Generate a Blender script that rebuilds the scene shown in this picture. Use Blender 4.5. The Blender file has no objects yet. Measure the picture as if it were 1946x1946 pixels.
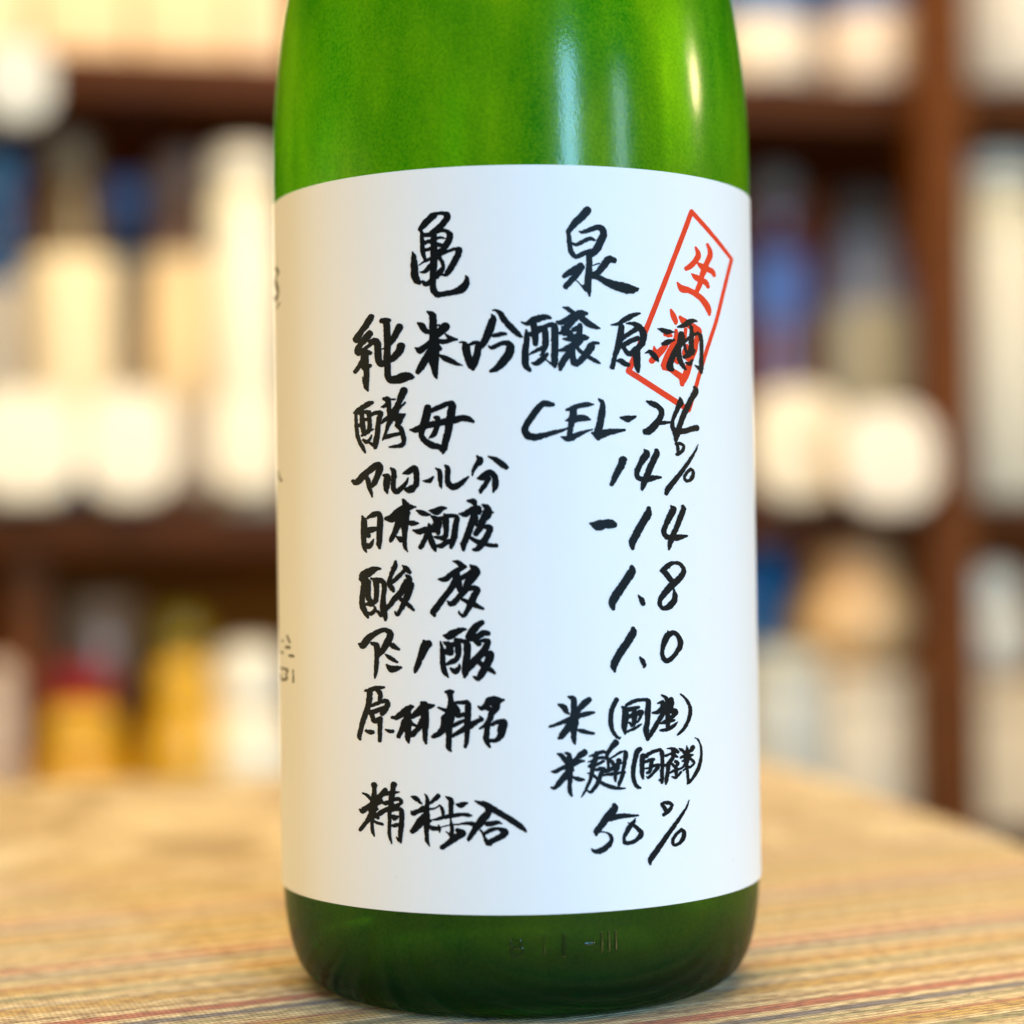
import bpy, bmesh, math, random
from mathutils import Vector, Matrix, noise

random.seed(7)
scene = bpy.context.scene
col = scene.collection

# ------------------------------------------------------------------ camera
EYE, DIST = 0.0944, 0.457
cam_d = bpy.data.cameras.new('camera')
cam = bpy.data.objects.new('camera', cam_d)
col.objects.link(cam)
cam_d.sensor_width = 36.0
cam_d.lens = 36.0 * 3914.0 / 1946.0
cam_d.clip_start, cam_d.clip_end = 0.02, 60.0
PITCH, ROLL = math.atan(67.0 / 3914.0), math.radians(0.85)
cam.matrix_world = (Matrix.Translation((0, -DIST, EYE)) @ Matrix.Rotation(math.pi / 2 + PITCH, 4, 'X')
                    @ Matrix.Rotation(-ROLL, 4, 'Z'))
cam_d.dof.use_dof = True
cam_d.dof.focus_distance = 0.4155
cam_d.dof.aperture_fstop = 4.9
scene.camera = cam

# ------------------------------------------------------------------ light
world = bpy.data.worlds.new('World'); scene.world = world
world.use_nodes = True
bgn = world.node_tree.nodes['Background']
bgn.inputs['Color'].default_value = (1.0, 0.76, 0.44, 1)
bgn.inputs['Strength'].default_value = 0.12


def area(name, loc, target, size, size_y, power, color, spread=math.pi):
    d = bpy.data.lights.new(name, 'AREA')
    d.shape = 'RECTANGLE'; d.size = size; d.size_y = size_y
    d.energy = power; d.color = color; d.spread = spread
    o = bpy.data.objects.new(name, d); col.objects.link(o)
    o.location = loc
    o.rotation_euler = (Vector(target) - Vector(loc)).to_track_quat('-Z', 'Y').to_euler()
    return o


def polar(deg, dist, z):
    a = math.radians(deg)
    return (math.sin(a) * dist, -math.cos(a) * dist, z)


LP = [53, 15, 6.0, 6, 2.2, 10.5, 19.5, 24]
LC = [(0.26, 0.60, 1.0), (0.50, 0.82, 1.0), (1.0, 0.80, 0.38), (1.0, 0.72, 0.40), (1.0, 0.80, 0.50), (1.0, 0.74, 0.53),
      (1.0, 0.75, 0.42), (1.0, 0.86, 0.66)]
# two tall windows behind the photographer, to the right
area('window_light', polar(27, 2.6, 0.60), (0, 0, 0.12), 0.30, 1.2, LP[0], LC[0])
area('window_light', polar(52, 2.6, 0.52), (0, 0, 0.12), 0.26, 1.0, LP[1], LC[1])
# warm light: unseen low fills left and right, a small lamp behind to the right, added fills over shelves and table
area('warm_side_light', (-1.25, -0.05, 0.17), (0, 0, 0.1), 0.9, 0.32, LP[2], LC[2])  # unseen warm source at left, set low to keep it out of the reflections
area('warm_side_light', polar(98, 1.6, 0.66), (0, 0, 0.16), 0.05, 0.16, LP[3], LC[3])
area('warm_side_light', (1.25, 0.05, 0.17), (0, 0, 0.1), 0.9, 0.32, LP[4], LC[4])  # added broad low fill from the right
area('shelf_fill', (-0.25, 0.35, 1.5), (-0.1, 1.15, 0.15), 1.6, 0.25, LP[5], LC[5])  # added light to brighten the goods on the shelves
area('table_fill', (0.12, 0.62, 1.15), (0, 0.15, 0.05), 1.2, 0.35, LP[6], LC[6])  # added light above the table, placed behind the bottle to backlight its glass
area('overhead_fill', (-0.50, -1.6, 2.3), (0, 0, 0.1), 1.4, 1.0, LP[7], LC[7])  # added overhead fill from the front, mainly for the label

scene.view_settings.view_transform = 'Standard'
scene.view_settings.look = 'None'
scene.view_settings.exposure = 0.10
scene.view_settings.gamma = 1.0
scene.cycles.use_denoising = True
scene.cycles.max_bounces = 12


# ------------------------------------------------------------------ helpers
def srgb(r, g, b):
    f = lambda c: (c / 255 / 12.92) if c / 255 <= 0.04045 else ((c / 255 + 0.055) / 1.055) ** 2.4
    return (f(r), f(g), f(b), 1.0)


def tag(o, label=None, cat=None, group=None, kind=None):
    if label: o['label'] = label
    if cat: o['category'] = cat
    if group: o['group'] = group
    if kind: o['kind'] = kind
    return o


def link(name, me, parent=None):
    o = bpy.data.objects.new(name, me)
    col.objects.link(o)
    if parent: o.parent = parent
    return o


def empty(name, loc, rz=0.0, rx=0.0, ry=0.0):
    o = bpy.data.objects.new(name, None)
    col.objects.link(o)
    o.location = loc; o.rotation_euler = (rx, ry, rz)
    o.empty_display_size = 0.02
    return o


def mesh(name, verts, faces, mat, parent=None, smooth=False):
    me = bpy.data.meshes.new(name)
    me.from_pydata(verts, [], faces)
    me.materials.append(mat)
    if smooth: me.polygons.foreach_set('use_smooth', [True] * len(me.polygons))
    me.update()
    return link(name, me, parent)


def catmull(P, n):
    """P: list of tuples; returns a smooth resampling through the points"""
    if len(P) < 3: 
        out = []
        for i in range(len(P) - 1):
            for k in range(n):
                t = k / n
                out.append(tuple(a + (b - a) * t for a, b in zip(P[i], P[i + 1])))
        return out + [P[-1]]
    Q = [tuple(2 * a - b for a, b in zip(P[0], P[1]))] + list(P) + [tuple(2 * a - b for a, b in zip(P[-1], P[-2]))]
    out = []
    for i in range(1, len(Q) - 2):
        for k in range(n):
            t = k / n
            out.append(tuple(0.5 * (2 * b + (c - a) * t + (2 * a - 5 * b + 4 * c - d) * t * t
                                    + (3 * b - a - 3 * c + d) * t ** 3)
                             for a, b, c, d in zip(Q[i - 1], Q[i], Q[i + 1], Q[i + 2])))
    return out + [P[-1]]


def lathe(name, prof, mat, parent=None, seg=48, closed=False, sub=1):
    """prof: (r, z) pairs bottom to top"""
    if sub > 1: prof = catmull(prof, sub)
    vs, fs = [], []
    n = len(prof)
    for r, z in prof:
        for k in range(seg):
            a = 2 * math.pi * k / seg
            vs.append((max(r, 1e-5) * math.cos(a), max(r, 1e-5) * math.sin(a), z))
    for i in range(n - 1 + (1 if closed else 0)):
        j = (i + 1) % n
        for k in range(seg):
            k2 = (k + 1) % seg
            fs.append((i * seg + k, i * seg + k2, j * seg + k2, j * seg + k))
    return mesh(name, vs, fs, mat, parent, smooth=True)


def box(name, x0, x1, y0, y1, z0, z1, mat, parent=None, bevel=0.0, seg=2):
    bm = bmesh.new()
    bmesh.ops.create_cube(bm, size=1.0)
    for v in bm.verts:
        v.co = Vector((x0 + (v.co.x + 0.5) * (x1 - x0), y0 + (v.co.y + 0.5) * (y1 - y0), z0 + (v.co.z + 0.5) * (z1 - z0)))
    if bevel:
        bmesh.ops.bevel(bm, geom=list(bm.edges), offset=bevel, segments=seg, profile=0.6, affect='EDGES')
    me = bpy.data.meshes.new(name)
    bm.to_mesh(me); bm.free()
    me.materials.append(mat)
    if bevel: me.polygons.foreach_set('use_smooth', [True] * len(me.polygons))
    return link(name, me, parent)


# ------------------------------------------------------------------ materials
def new_mat(name):
    m = bpy.data.materials.new(name); m.use_nodes = True
    nt = m.node_tree
    return m, nt, nt.nodes['Principled BSDF']


def nd(nt, t, **kw):
    n = nt.nodes.new(t)
    for k, v in kw.items(): setattr(n, k, v)
    return n


def mathn(nt, op, a, b=None, clamp=False):
    n = nt.nodes.new('ShaderNodeMath'); n.operation = op; n.use_clamp = clamp
    for i, q in enumerate((a, b)):
        if q is None: continue
        if isinstance(q, (int, float)): n.inputs[i].default_value = q
        else: nt.links.new(q, n.inputs[i])
    return n.outputs[0]


_cache = {}


def plain(rgb, rough=0.5, vary=0.12, scale=30.0, coat=0.0, key=''):
    """a slightly mottled procedural surface"""
    k = (rgb, rough, vary, scale, coat, key)
    if k in _cache: return _cache[k]
    m, nt, b = new_mat('surface')
    c = srgb(*rgb)
    tc = nd(nt, 'ShaderNodeTexCoord'); nz = nd(nt, 'ShaderNodeTexNoise')
    nz.inputs['Scale'].default_value = scale; nz.inputs['Detail'].default_value = 5
    nt.links.new(tc.outputs['Object'], nz.inputs['Vector'])
    mx = nd(nt, 'ShaderNodeMix', data_type='RGBA')
    mx.inputs[6].default_value = tuple(x * (1 - vary) for x in c[:3]) + (1,)
    mx.inputs[7].default_value = tuple(min(1, x * (1 + vary)) for x in c[:3]) + (1,)
    nt.links.new(nz.outputs['Fac'], mx.inputs[0])
    nt.links.new(mx.outputs[2], b.inputs['Base Color'])
    b.inputs['Roughness'].default_value = rough
    b.inputs['Coat Weight'].default_value = coat
    _cache[k] = m
    return m


def wood(rgb, dark=0.55, scale=6.0, rough=0.5):
    m, nt, b = new_mat('wood')
    c = srgb(*rgb)
    tc = nd(nt, 'ShaderNodeTexCoord'); mp = nd(nt, 'ShaderNodeMapping')
    mp.inputs['Scale'].default_value = (1, 12, 12)
    nz = nd(nt, 'ShaderNodeTexNoise'); nz.inputs['Scale'].default_value = scale; nz.inputs['Detail'].default_value = 8
    nt.links.new(tc.outputs['Object'], mp.inputs[0]); nt.links.new(mp.outputs[0], nz.inputs['Vector'])
    rp = nd(nt, 'ShaderNodeValToRGB')
    rp.color_ramp.elements[0].position = 0.35; rp.color_ramp.elements[1].position = 0.65
    rp.color_ramp.elements[0].color = tuple(x * dark for x in c[:3]) + (1,)
    rp.color_ramp.elements[1].color = c
    nt.links.new(nz.outputs['Fac'], rp.inputs[0]); nt.links.new(rp.outputs[0], b.inputs['Base Color'])
    b.inputs['Roughness'].default_value = rough
    b.inputs['Specular IOR Level'].default_value = 0.12
    return m


def frosted_glass():
    m, nt, b = new_mat('frosted_green_glass')
    nt.nodes.remove(b)
    out = nt.nodes['Material Output']
    tc = nd(nt, 'ShaderNodeTexCoord')
    # cloudy uneven frosting, stretched down the bottle
    mp = nd(nt, 'ShaderNodeMapping'); mp.inputs['Scale'].default_value = (60, 60, 22)
    nt.links.new(tc.outputs['Object'], mp.inputs[0])
    nz = nd(nt, 'ShaderNodeTexNoise'); nz.inputs['Scale'].default_value = 1.0; nz.inputs['Detail'].default_value = 6
    nt.links.new(mp.outputs[0], nz.inputs['Vector'])
    fine = nd(nt, 'ShaderNodeTexNoise'); fine.inputs['Scale'].default_value = 1500; fine.inputs['Detail'].default_value = 2
    nt.links.new(tc.outputs['Object'], fine.inputs['Vector'])
    s = mathn(nt, 'ADD', mathn(nt, 'MULTIPLY', nz.outputs['Fac'], 0.72), mathn(nt, 'MULTIPLY', fine.outputs['Fac'], 0.28))
    rp = nd(nt, 'ShaderNodeValToRGB')
    rp.color_ramp.elements[0].position = 0.33; rp.color_ramp.elements[0].color = (0.05, 0.45, 0.004, 1)
    rp.color_ramp.elements[1].position = 0.68; rp.color_ramp.elements[1].color = (0.62, 1.0, 0.02, 1)
    nt.links.new(s, rp.inputs[0])
    # the wall is several times thicker at the heel, so the glass is a deeper green there
    sz = nd(nt, 'ShaderNodeSeparateXYZ'); nt.links.new(tc.outputs['Object'], sz.inputs[0])
    mr = nd(nt, 'ShaderNodeMapRange'); mr.inputs['From Min'].default_value = 0.006; mr.inputs['From Max'].default_value = 0.046
    mr.inputs['To Min'].default_value = 1.0; mr.inputs['To Max'].default_value = 0.0
    nt.links.new(sz.outputs['Z'], mr.inputs['Value'])
    thick = nd(nt, 'ShaderNodeMix', data_type='RGBA')
    thick.inputs[7].default_value = (0.0, 0.062, 0.036, 1)
    nt.links.new(mr.outputs[0], thick.inputs[0]); nt.links.new(rp.outputs[0], thick.inputs[6])
    bmp = nd(nt, 'ShaderNodeBump'); bmp.inputs['Strength'].default_value = 0.10; bmp.inputs['Distance'].default_value = 0.0002
    nt.links.new(fine.outputs['Fac'], bmp.inputs['Height'])
    tr = nd(nt, 'ShaderNodeBsdfTranslucent'); df = nd(nt, 'ShaderNodeBsdfDiffuse'); rf = nd(nt, 'ShaderNodeBsdfRefraction')
    rf.inputs['IOR'].default_value = 1.12; rf.inputs['Roughness'].default_value = 0.35
    dk = nd(nt, 'ShaderNodeMix', data_type='RGBA', blend_type='MULTIPLY'); dk.inputs[0].default_value = 1.0
    dk.inputs[7].default_value = (0.55, 0.60, 0.8, 1)
    G = thick.outputs[2]
    nt.links.new(G, dk.inputs[6])
    nt.links.new(G, tr.inputs[0]); nt.links.new(dk.outputs[2], df.inputs[0]); nt.links.new(G, rf.inputs[0])
    m1 = nd(nt, 'ShaderNodeMixShader'); m1.inputs[0].default_value = 0.30
    nt.links.new(tr.outputs[0], m1.inputs[1]); nt.links.new(df.outputs[0], m1.inputs[2])
    m2 = nd(nt, 'ShaderNodeMixShader'); m2.inputs[0].default_value = 0.35
    nt.links.new(m1.outputs[0], m2.inputs[1]); nt.links.new(rf.outputs[0], m2.inputs[2])
    tp = nd(nt, 'ShaderNodeBsdfTransparent'); nt.links.new(G, tp.inputs[0])
    m2b = nd(nt, 'ShaderNodeMixShader'); m2b.inputs[0].default_value = 0.32
    nt.links.new(m2.outputs[0], m2b.inputs[1]); nt.links.new(tp.outputs[0], m2b.inputs[2])
    gl = nd(nt, 'ShaderNodeBsdfGlossy'); gl.inputs['Roughness'].default_value = 0.15
    nt.links.new(bmp.outputs[0], gl.inputs['Normal'])
    fr = nd(nt, 'ShaderNodeFresnel'); fr.inputs['IOR'].default_value = 1.5
    m3 = nd(nt, 'ShaderNodeMixShader')
    nt.links.new(mathn(nt, 'MULTIPLY', fr.outputs[0], 0.50), m3.inputs[0])
    nt.links.new(m2b.outputs[0], m3.inputs[1]); nt.links.new(gl.outputs[0], m3.inputs[2])
    nt.links.new(m3.outputs[0], out.inputs['Surface'])
    return m


def label_paper():
    m, nt, b = new_mat('label_paper')
    tc = nd(nt, 'ShaderNodeTexCoord')
    fi = nd(nt, 'ShaderNodeTexNoise'); fi.inputs['Scale'].default_value = 900; fi.inputs['Detail'].default_value = 4
    sp = nd(nt, 'ShaderNodeTexNoise'); sp.inputs['Scale'].default_value = 160; sp.inputs['Detail'].default_value = 2
    nt.links.new(tc.outputs['Object'], fi.inputs['Vector']); nt.links.new(tc.outputs['Object'], sp.inputs['Vector'])
    rp = nd(nt, 'ShaderNodeValToRGB')
    e = rp.color_ramp.elements
    e[0].position = 0.17; e[0].color = (0.62, 0.61, 0.58, 1)
    e[1].position = 0.25; e[1].color = (0.87, 0.87, 0.86, 1)
    nt.links.new(sp.outputs['Fac'], rp.inputs[0])
    nt.links.new(rp.outputs[0], b.inputs['Base Color'])
    bmp = nd(nt, 'ShaderNodeBump'); bmp.inputs['Strength'].default_value = 0.12; bmp.inputs['Distance'].default_value = 0.0001
    nt.links.new(fi.outputs['Fac'], bmp.inputs['Height']); nt.links.new(bmp.outputs[0], b.inputs['Normal'])
    b.inputs['Roughness'].default_value = 0.55
    return m


def ink(name, c, rough, vary=0.5):
    m, nt, b = new_mat(name)
    tc = nd(nt, 'ShaderNodeTexCoord')
    nz = nd(nt, 'ShaderNodeTexNoise'); nz.inputs['Scale'].default_value = 420; nz.inputs['Detail'].default_value = 5
    nt.links.new(tc.outputs['Object'], nz.inputs['Vector'])
    mx = nd(nt, 'ShaderNodeMix', data_type='RGBA')
    mx.inputs[6].default_value = tuple(x * (1 - vary) for x in c) + (1,)
    mx.inputs[7].default_value = tuple(x * (1 + vary) for x in c) + (1,)
    nt.links.new(nz.outputs['Fac'], mx.inputs[0]); nt.links.new(mx.outputs[2], b.inputs['Base Color'])
    b.inputs['Roughness'].default_value = rough
    return m


def striped_cloth():
    m, nt, b = new_mat('striped_woven_cloth')
    tc = nd(nt, 'ShaderNodeTexCoord')
    mp = nd(nt, 'ShaderNodeMapping', vector_type='POINT'); mp.inputs['Rotation'].default_value = (0, 0, -math.radians(26))
    nt.links.new(tc.outputs['Object'], mp.inputs[0])
    sx = nd(nt, 'ShaderNodeSeparateXYZ'); nt.links.new(mp.outputs[0], sx.inputs[0])
    wob = nd(nt, 'ShaderNodeTexNoise'); wob.inputs['Scale'].default_value = 9; nt.links.new(mp.outputs[0], wob.inputs['Vector'])
    v = mathn(nt, 'ADD', sx.outputs['Y'], mathn(nt, 'MULTIPLY', mathn(nt, 'SUBTRACT', wob.outputs['Fac'], 0.5), 0.006))
    fr = mathn(nt, 'FRACT', mathn(nt, 'MULTIPLY', mathn(nt, 'ADD', v, 1.0 + 0.0290 + 0.002), 1 / 0.0575))
    rp = nd(nt, 'ShaderNodeValToRGB')
    cr = rp.color_ramp
    beige = (0.71, 0.54, 0.24, 1); cream = (0.90, 0.74, 0.42, 1); red = (0.56, 0.17, 0.06, 1)
    grey = (0.21, 0.18, 0.18, 1); ochre = (0.66, 0.42, 0.07, 1); brown = (0.42, 0.25, 0.11, 1)
    olive = (0.36, 0.33, 0.12, 1); slate_ = (0.30, 0.27, 0.25, 1)
    stops = [(0.0, red), (0.045, red), (0.06, cream), (0.10, cream), (0.115, brown), (0.145, beige), (0.20, cream), (0.24, ochre), (0.33, ochre),
             (0.35, slate_), (0.37, cream), (0.45, beige), (0.475, olive), (0.52, olive), (0.535, cream), (0.60, ochre), (0.66, ochre), (0.69, red),
             (0.705, beige), (0.76, cream), (0.80, olive), (0.83, cream),
             (0.86, grey), (0.905, grey), (0.92, cream), (0.96, cream), (0.975, red)]
    # fraction grows away from the viewer: the grey line lies nearer than the red one
    while len(cr.elements) < len(stops): cr.elements.new(0.5)
    for e, (p, c) in zip(cr.elements, stops): e.position = p; e.color = c
    nt.links.new(fr, rp.inputs[0])
    # threads
    T = 2 * math.pi / 0.0012
    wx = mathn(nt, 'SINE', mathn(nt, 'MULTIPLY', mathn(nt, 'ADD', sx.outputs['X'], mathn(nt, 'MULTIPLY', sx.outputs['Y'], 0.6)), T))
    wy = mathn(nt, 'SINE', mathn(nt, 'MULTIPLY', sx.outputs['Y'], T * 0.7))
    w = mathn(nt, 'MULTIPLY', mathn(nt, 'ADD', mathn(nt, 'ADD', wx, wy), 2.0), 0.25)
    mx = nd(nt, 'ShaderNodeMix', data_type='RGBA', blend_type='MULTIPLY')
    mx.inputs[0].default_value = 1.0
    rp2 = nd(nt, 'ShaderNodeValToRGB')
    rp2.color_ramp.elements[0].position = 0.12; rp2.color_ramp.elements[0].color = (0.36, 0.30, 0.22, 1)
    rp2.color_ramp.elements[1].position = 0.55; rp2.color_ramp.elements[1].color = (1, 1, 1, 1)
    nt.links.new(w, rp2.inputs[0])
    # the stripes break up and pale patches are woven between them
    n1 = nd(nt, 'ShaderNodeTexNoise'); n1.inputs['Scale'].default_value = 22; n1.inputs['Detail'].default_value = 5; n1.inputs['Distortion'].default_value = 1.6
    mp2 = nd(nt, 'ShaderNodeMapping'); mp2.inputs['Scale'].default_value = (1.0, 1.1, 1)
    nt.links.new(mp.outputs[0], mp2.inputs[0]); nt.links.new(mp2.outputs[0], n1.inputs['Vector'])
    patch = nd(nt, 'ShaderNodeValToRGB')
    pe = patch.color_ramp.elements
    pe[0].position = 0.39; pe[0].color = (0.42, 0.29, 0.12, 1); pe[1].position = 0.58; pe[1].color = (0.97, 0.86, 0.56, 1)
    pm = pe.new(0.50); pm.color = (0.74, 0.59, 0.30, 1)
    nt.links.new(n1.outputs['Fac'], patch.inputs[0])
    n2 = nd(nt, 'ShaderNodeTexNoise'); n2.inputs['Scale'].default_value = 11; n2.inputs['Detail'].default_value = 4
    nt.links.new(mp.outputs[0], n2.inputs['Vector'])
    # patches take over from the stripes away from the striped border
    sy = mathn(nt, 'MULTIPLY', mathn(nt, 'SUBTRACT', sx.outputs['Y'], 0.06), 4.0)
    fade = mathn(nt, 'ADD', mathn(nt, 'MULTIPLY', mathn(nt, 'SUBTRACT', n2.outputs['Fac'], 0.50), 2.6), sy, clamp=True)
    fade = mathn(nt, 'MINIMUM', mathn(nt, 'MAXIMUM', fade, 0.05), 0.80)
    mf = nd(nt, 'ShaderNodeMix', data_type='RGBA')
    nt.links.new(fade, mf.inputs[0]); nt.links.new(rp.outputs[0], mf.inputs[6]); nt.links.new(patch.outputs[0], mf.inputs[7])
    # single threads differ in tone
    n3 = nd(nt, 'ShaderNodeTexNoise'); n3.inputs['Scale'].default_value = 1.0; n3.inputs['Detail'].default_value = 3
    mp3 = nd(nt, 'ShaderNodeMapping'); mp3.inputs['Scale'].default_value = (260, 620, 1)
    nt.links.new(mp.outputs[0], mp3.inputs[0]); nt.links.new(mp3.outputs[0], n3.inputs['Vector'])
    th = nd(nt, 'ShaderNodeValToRGB')
    th.color_ramp.elements[0].position = 0.36; th.color_ramp.elements[0].color = (0.50, 0.42, 0.30, 1)
    th.color_ramp.elements[1].position = 0.56; th.color_ramp.elements[1].color = (1.0, 1.0, 1.0, 1)
    nt.links.new(n3.outputs['Fac'], th.inputs[0])
    mt = nd(nt, 'ShaderNodeMix', data_type='RGBA', blend_type='MULTIPLY'); mt.inputs[0].default_value = 1.0
    nt.links.new(mf.outputs[2], mt.inputs[6]); nt.links.new(th.outputs[0], mt.inputs[7])
    nt.links.new(mt.outputs[2], mx.inputs[6]); nt.links.new(rp2.outputs[0], mx.inputs[7])
    nt.links.new(mx.outputs[2], b.inputs['Base Color'])
    bmp = nd(nt, 'ShaderNodeBump'); bmp.inputs['Strength'].default_value = 0.9; bmp.inputs['Distance'].default_value = 0.0004
    nt.links.new(w, bmp.inputs['Height']); nt.links.new(bmp.outputs[0], b.inputs['Normal'])
    b.inputs['Roughness'].default_value = 0.75
    b.inputs['Sheen Weight'].default_value = 0.2
    return m


GLASS = frosted_glass()
PAPER = label_paper()
INK = ink('black_brush_ink', (0.0020, 0.0045, 0.0065), 0.5)
INK.node_tree.nodes['Principled BSDF'].inputs['Specular IOR Level'].default_value = 0.14
RED = ink('red_stamp_ink', (0.86, 0.046, 0.007), 0.6, 0.12)
RED.node_tree.nodes['Principled BSDF'].inputs['Specular IOR Level'].default_value = 0.2
SMALL = ink('small_print_ink', (0.10, 0.09, 0.05), 0.6)
CLOTH = striped_cloth()
DARKWOOD = wood((90, 48, 14))
POSTWOOD = wood((116, 64, 20))
BACKWOOD = wood((190, 98, 12), rough=0.7)
TABLEWOOD = wood((150, 100, 60))

# ------------------------------------------------------------------ room surfaces
YAW = math.radians(13)
wall = box('wall', -4, 4, 0.62, 0.72, -0.85, 2.2, plain((120, 88, 60), 0.9, 0.1, 4))
wall.location = (0, 1.18, 0); wall.rotation_euler.z = YAW; tag(wall, kind='structure')
floor = box('floor', -4, 4, -4, 4, -0.95, -0.852, wood((110, 74, 46)))
tag(floor, kind='structure')

# ------------------------------------------------------------------ table and cloth
TYAW = math.radians(11)
table = empty('table', (-0.36, 0.0, -0.75), TYAW)
tag(table, 'wooden table under the striped cloth that carries the green bottle', 'table')
# corner of the top at the far right, seen from the camera
cr_ = Matrix.Rotation(-TYAW, 3, 'Z') @ Vector((0.105 + 0.36, 0.445, 0))
TX1, TY1 = cr_.x, cr_.y
TX0, TY0 = TX1 - 1.1, TY1 - 0.95
box('table_top', TX0, TX1, TY0, TY1, 0.72, 0.7485, TABLEWOOD, table, 0.003)
for lx in (TX0 + 0.05, TX1 - 0.05):
    for ly in (TY0 + 0.05, TY1 - 0.05):
        box('leg', lx - 0.025, lx + 0.025, ly - 0.025, ly + 0.025, -0.10, 0.7195, TABLEWOOD, table, 0.003)

# cloth: a draped sheet with thickness, hanging a little over the far and right edges
Rt = Matrix.Rotation(TYAW, 3, 'Z')
org = Vector((-0.36, 0.0, 0.0))
N = 150
vs, fs = [], []
hang = 0.055
xs = [TX0 - hang + (TX1 - TX0 + 2 * hang) * i / N for i in range(N + 1)]
ys = [TY0 + 0.02 + (TY1 + hang - TY0 - 0.02) * (i / N) for i in range(N + 1)]


def cloth_pt(x, y):
    ex = max(0, x - TX1, TX0 - x); ey = max(0, y - TY1)
    px = min(max(x, TX0 - 0.004), TX1 + 0.004); py = min(y, TY1 + 0.004)
    P = Rt @ Vector((px, py, 0)) + org
    far = min(1.0, max(0.0, (P.xy.length - 0.09) / 0.2))
    wr = noise.noise(Vector((P.x * 9, P.y * 9, 0.3))) * 0.0035 + noise.noise(Vector((P.x * 26, P.y * 20, 5))) * 0.001
    z = -0.0004 + (wr + 0.0008) * far if ex <= 0 and ey <= 0 else -0.001 - max(ex, ey)
    if ex > 0 or ey > 0:
        fl = noise.noise(Vector((P.x * 14, P.y * 14, 2))) * 0.012 * min(1, max(ex, ey) / 0.04)
        P = P + Rt @ Vector((fl if ex > 0 else 0, fl if ey > 0 else 0, 0))
    return (P.x, P.y, z)


for y in ys:
    for x in xs: vs.append(cloth_pt(x, y))
for j in range(N):
    for i in range(N):
        a = j * (N + 1) + i
        fs.append((a, a + 1, a + N + 2, a + N + 1))
cloth = mesh('tablecloth', vs, fs, CLOTH, None, True)
sd = cloth.modifiers.new('thickness', 'SOLIDIFY'); sd.thickness = 0.0009; sd.offset = -1
tag(cloth, 'beige woven tablecloth with red, grey and ochre stripes under the green bottle', 'tablecloth')


# ------------------------------------------------------------------ the bottle
BX = 0.0009
bottle = empty('sake_bottle', (BX, 0, 0))
tag(bottle, 'large frosted green sake bottle with handwritten white label in the foreground', 'bottle')
PROFILE = [(0.0, 0.0045), (0.020, 0.0040), (0.036, 0.0012), (0.0405, 0.0), (0.0430, 0.0001), (0.0455, 0.0011), (0.0478, 0.0032),
           (0.0497, 0.0065), (0.0510, 0.0108), (0.0518, 0.0156), (0.0522, 0.0205), (0.0524, 0.030), (0.0525, 0.060), (0.0525, 0.100),
           (0.0525, 0.140), (0.0526, 0.170), (0.0526, 0.178), (0.0525, 0.185), (0.0520, 0.1935), (0.0512, 0.2015), (0.0503, 0.2085),
           (0.0491, 0.2150), (0.0468, 0.2240), (0.0432, 0.2345), (0.0385, 0.2460), (0.0330, 0.2580), (0.0275, 0.2710), (0.0228, 0.2860),
           (0.0195, 0.3030), (0.0175, 0.3220), (0.0163, 0.3430), (0.0157, 0.3640), (0.0160, 0.3680), (0.0160, 0.3760), (0.0150, 0.3790),
           (0.0148, 0.3900), (0.0120, 0.3905)]
lathe('glass_body', PROFILE, GLASS, bottle, 160, sub=3)
lathe('cap', [(0.0156, 0.3795), (0.0166, 0.3800), (0.0168, 0.3925), (0.0160, 0.3945), (0.0, 0.3948)], plain((225, 222, 210), 0.35), bottle, 64)


def glass_r(z):
    for (r0, z0), (r1, z1) in zip(PROFILE[4:], PROFILE[5:]):
        if z0 <= z <= z1: return r0 + (r1 - r0) * (z - z0) / (z1 - z0)
    return 0.0525


# label: a curved sheet of paper with its own thickness, wrapped most of the way round
RL = 0.05270
LZ0, LZ1 = 0.0224, 0.1697
vs, fs = [], []
na, nz_ = 220, 8
A0, A1 = math.radians(-118), math.radians(128)
for r in (RL, RL - 0.00022):
    for j in range(nz_ + 1):
        for i in range(na + 1):
            a = A0 + (A1 - A0) * i / na
            zz = LZ0 + (LZ1 - LZ0) * j / nz_
            vs.append((r * math.sin(a), -r * math.cos(a), zz))
M = (na + 1) * (nz_ + 1)
for j in range(nz_):
    for i in range(na):
        a = j * (na + 1) + i
        fs.append((a, a + 1, a + na + 2, a + na + 1)); fs.append((M + a, M + a + na + 1, M + a + na + 2, M + a + 1))


def rim(a, b, c, d):
    """the cut edge of the paper has vertices of its own, so its shading stays crisp"""
    k = len(vs); vs.extend([vs[a], vs[b], vs[c], vs[d]]); fs.append((k, k + 1, k + 2, k + 3))


for i in range(na):
    rim(i, M + i, M + i + 1, i + 1); t = nz_ * (na + 1) + i
    rim(t, t + 1, M + t + 1, M + t)
for j in range(nz_):
    a = j * (na + 1); rim(a, a + na + 1, M + a + na + 1, M + a); a += na
    rim(a, M + a, M + a + na + 1, a + na + 1)
label = mesh('label', vs, fs, PAPER, bottle, True)
label['label'] = 'white paper label with black brush writing and a red stamp'

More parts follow.
